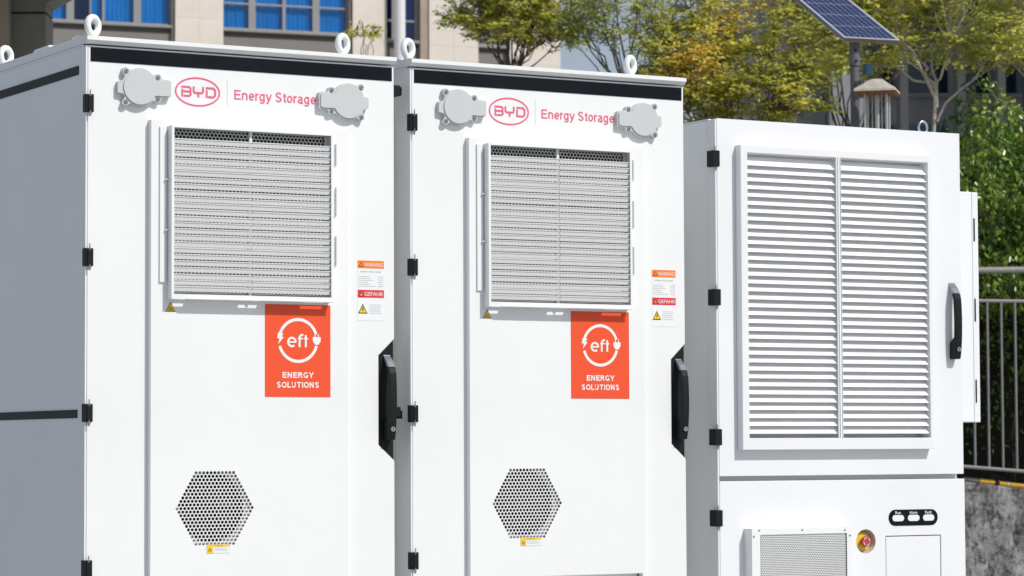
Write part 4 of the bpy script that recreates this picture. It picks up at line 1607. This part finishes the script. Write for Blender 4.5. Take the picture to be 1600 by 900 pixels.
m.add(vs, [(k*4+i, k*4+(i+1) % 4, (k+1)*4+(i+1) % 4, (k+1)*4+i) for k in range(2) for i in range(4)]+[(8, 9, 10, 11)])
m.build('lantern_underside', M['rust'], post, recalc=False)
for i in range(4):
    a = a0+i*math.pi/2
    m = MB()
    m.cyl((cx+0.085*math.cos(a), cy+0.085*math.sin(a), 2.35-ZG), (cx+0.085*math.cos(a), cy+0.085*math.sin(a), rim-0.006), 0.0055, n=8)
    m.build('lantern_rod', M['tube'], post)
m = MB()
m.cyl((cx, cy, 2.35-ZG), (cx, cy, rim-0.01), 0.012, n=12)
m.build('lantern_core', M['tube'], post)
m = MB()
for i in range(14):
    a = 2*math.pi*i/14
    m.cyl((cx+0.06*math.cos(a), cy+0.06*math.sin(a), 2.42-ZG), (cx+0.06*math.cos(a), cy+0.06*math.sin(a), rim-0.01), 0.0016, n=4, caps=False)
m.build('lantern_wires', M['tube'], post, recalc=False)
m = MB()
m.cyl((cx, cy, 2.30-ZG), (cx, cy, 2.349-ZG), 0.10, n=20)
m.build('lantern_tray', M['poleg'], post)
m = MB()
m.box(0.125, 0.172, 0.06, 0.10, 3.135-ZG, 3.195-ZG)
m.build('control_box', M['teal'], post, bevel=0.003)
m = MB()
m.box(0.02, 0.124, 0.07, 0.085, 3.145-ZG, 3.160-ZG)
m.build('box_bracket', M['poleg'], post)

# ------------------------------------------------------------------ cream office building
A8 = R(-8.8)
O8 = Vector((21.693, 45.807, 0))
fd = Vector((math.cos(A8), math.sin(A8), 0))
bd = thing('office_building', 'cream stone office building with blue tinted windows beyond the cabinets', 'building', (O8.x, O8.y, ZG))
bd.rotation_euler = (0, 0, A8)
LB = (0, 0, -ZG)


def part(nm, mt, boxes, bevel=0.0, parent=bd, loc=LB):
    m = MB()
    for b in boxes:
        m.box(*b)
    return m.build(nm, M[mt], parent, loc if parent is bd else None, bevel=bevel)


part('rear_block', 'spandrel', [(-9, 6.75, 1.6, 14, ZG, 16)])
part('ground_storey_wall', 'stone', [(-9, 6.8, 0.12, 0.5, ZG, 8.0)])


def stone_wall(x0, x1, y0, z0, z1, pw, ph):
    nx = max(1, round((x1-x0)/pw))
    nz = int((z1-z0)/ph)
    part('pier_core', 'spandrel', [(x0+0.01, x1-0.01, y0+0.04, y0+0.5, z0, z1)])
    m = MB()
    w_ = (x1-x0)/nx
    m.box(0.0015, w_-0.0015, 0, 0.045, 0.0015, ph-0.0015)
    me = m.mesh('stone_panel', M['stone'])
    for i in range(nx):
        for j in range(nz):
            inst(me, 'stone_panel', bd, (x0+i*w_, y0+random.uniform(0, 0.003), z0+j*ph-ZG))


stone_wall(-1.75, -0.729, -0.10, 8.0, 11.9, 0.52, 0.65)
stone_wall(2.083, 2.838, -0.10, 8.0, 11.9, 0.80, 0.65)
stone_wall(3.79, 4.905, -0.10, 8.0, 11.9, 0.56, 0.325)
stone_wall(5.62, 6.80, -0.10, 8.0, 11.9, 0.60, 0.325)
stone_wall(-9.0, -4.9, -0.10, 8.0, 11.9, 0.68, 0.65)
part('return_jamb', 'coltan', [(3.605, 3.785, -0.06, 0.4, 8.0, 11.9)])
part('return_jamb', 'coltan', [(2.030, 2.080, -0.03, 0.4, 8.0, 11.9)])
part('return_jamb', 'coltan', [(-1.80, -1.752, -0.03, 0.4, 8.0, 11.9)])


def bay(x0, x1, zs, mulls, rails, gl, curtains=True, dark=()):
    part('spandrel_panel', 'spandrel', [(x0, x1, 0.06, 0.25, 8.0, zs-0.155)])
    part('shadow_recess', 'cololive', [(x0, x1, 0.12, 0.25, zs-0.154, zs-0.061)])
    part('window_sill', 'frame', [(x0, x1, -0.04, 0.25, zs-0.060, zs)], bevel=0.006)
    fr = [(a, b, 0.08, 0.16, zs+0.002, 11.9) for a, b in mulls]
    f = part('window_frame', 'frame', fr+[(x0, x1, 0.085, 0.155, zs+0.001, zs+0.035)])
    xs = [(mulls[i][1], mulls[i+1][0]) for i in range(len(mulls)-1)]
    for i, (a, b) in enumerate(xs):
        zz = [zs+0.036]+[r for r in rails]+[11.9]
        for k in range(len(zz)-1):
            lo = zz[k]+(0.0 if k == 0 else 0.022)
            hi = zz[k+1]-0.022
            if k < len(zz)-2:
                part('transom', 'frame', [(a+0.001, b-0.001, 0.085, 0.15, zz[k+1]-0.021, zz[k+1]+0.021)])
            pn_ = part('window_pane', gl if i not in dark else 'glassdark', [(a+0.001, b-0.001, 0.118, 0.124, lo, hi)])
            bv_ = pn_
        if curtains and i not in dark:
            m = MB()
            N = max(12, int((b-a)*90))
            vs = []
            ph = random.uniform(0, 6)
            for q in range(N+1):
                xx = a+(b-a)*q/N
                yy = 0.20+0.011*math.sin(q*0.75+ph)+0.008*math.sin(q*0.31+ph)
                vs += [(xx, yy, zs-0.05), (xx, yy, 11.9)]
            m.add(vs, [(2*q, 2*q+2, 2*q+3, 2*q+1) for q in range(N)])
            m.build('curtain', M['curtain'], bd, LB, smooth=True, recalc=False)
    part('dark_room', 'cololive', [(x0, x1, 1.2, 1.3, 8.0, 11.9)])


bay(-4.90, -1.80, 9.785, [(-4.9, -4.75), (-3.979, -3.821), (-3.50, -3.47), (-3.239, -3.185), (-2.585, -2.424), (-1.838, -1.801)], [10.75], 'glass', dark=(1,))
bay(-0.729, 2.030, 9.785, [(-0.729, -0.715), (-0.138, 0.014), (0.596, 0.666), (1.253, 1.407), (1.985, 2.029)], [10.33], 'glass')
bay(2.838, 3.605, 9.715, [(2.838, 2.85), (3.01, 3.06), (3.52, 3.604)], [10.14], 'glassdark', curtains=True)
bay(4.905, 5.62, 9.700, [(4.905, 4.925), (5.25, 5.28), (5.58, 5.619)], [10.10, 10.55], 'glassdark')
part('upper_storey_wall', 'stone', [(-9, 6.8, -0.08, 0.5, 11.905, 16)])
# white downpipe in front of the facade
dp = MB()
dp.cyl((0, 0, 0), (0, 0, 16-ZG), 0.118, n=24)
pz = dp.build('white_pole', M['pipe'], None, (O8.x+fd.x*2.98+0.17*0.153, O8.y+fd.y*2.98-0.32, ZG), smooth=False)
pz['label'] = 'tall round white pole standing in front of the narrow window of the cream building'
pz['category'] = 'pole'

# ------------------------------------------------------------------ olive entrance column and added shade canopy on the left
ow = thing('column_shade_canopy', 'shaded olive grey clad column under an unseen canopy added for shade at the far left', 'canopy', (7.2, 20.3, ZG))
ow.rotation_euler = (0, 0, YAW-math.pi/2)
# local frame: x to the right of the view, y away from the camera
m = MB()
m.box(-0.36, 0.275, 0.0, 0.5, 0.0, 5.665-ZG)
m.build('column_panel', M['cololive'], ow, bevel=0.006)
m = MB()
m.box(-0.36, 0.265, 0.012, 0.49, 5.666-ZG, 5.688-ZG)
m.build('column_joint', M['dark'], ow)
m = MB()
m.box(-0.36, 0.275, 0.0, 0.5, 5.689-ZG, 6.05-ZG)
m.prism_xz([(0.276, 5.77-ZG), (0.30, 5.785-ZG), (0.52, 5.91-ZG), (0.70, 6.05-ZG), (0.276, 6.05-ZG)], 0.0, 0.5)
m.build('column_head', M['cololive'], ow, bevel=0.004)
m = MB()
m.box(-6.0, 1.0, -6.5, 0.52, 6.051-ZG, 6.35-ZG)
m.build('shade_canopy_slab', M['cololive'], ow)  # canopy slab added out of view, reaching sunward to shade the column
for x, y in ((-5.7, -6.2), (-5.7, 0.0)):
    m = MB()
    m.box(x, x+0.4, y, y+0.4, 0, 6.05-ZG)
    m.build('shade_canopy_column', M['cololive'], ow)
tc = MB()
tc.box(-1.2, -0.04, 0.3, 0.9, 0, 6.0-ZG)
to = tc.build('tan_pier', M['coltan'], None, (6.945-0.085+0.05, 19.906+0.05-0.05, ZG))
to.rotation_euler = (0, 0, YAW-math.pi/2)
to['label'] = 'tan stone pier at the left edge beside the olive column'
to['category'] = 'pier'

# ------------------------------------------------------------------ grey building behind the trees on the right
rb = thing('grey_building', 'grey building with dark windows and pale columns behind the right hand trees', 'building', (20.3, 22.6, ZG))
rb.rotation_euler = (0, 0, R(-27))
m = MB()
m.box(-1.6, 9.0, 0.6, 8.0, 0, 11)
m.build('wall', M['wallgrey'], rb)
m = MB()
m.box(-1.6, 9.0, -4.6, 0.59, 8.15, 11.0)
m.build('shade_overhang', M['wallgrey'], rb)  # overhang added out of view to keep the facade below in shade
for i, xx in enumerate([-0.70, 0.22, 1.0, 1.55, 1.95, 2.9, 3.9, 5.2]):
    m = MB()
    wd = 0.42 if i == 0 else 0.11
    m.box(xx, xx+wd, -0.15, 0.15, 0.2, 8.14)
    m.build('column', M['pipe' if i == 0 else 'colgrey'], rb, bevel=0.01)
for i in range(8):
    xx = -0.2+i*0.66
    m = MB()
    m.box(xx, xx+0.55, 0.56, 0.595, 6.30, 7.9)
    m.build('window', M['darkglass'], rb)
    m = MB()
    m.box(xx-0.02, xx+0.57, 0.50, 0.555, 6.24, 6.295)
    m.build('window_sill', M['colgrey'], rb)
    if i < 4:
        m = MB()
        m.box(xx, xx+0.55, 0.56, 0.595, 4.9, 5.85)
        m.build('lower_window', M['tealglass'], rb)
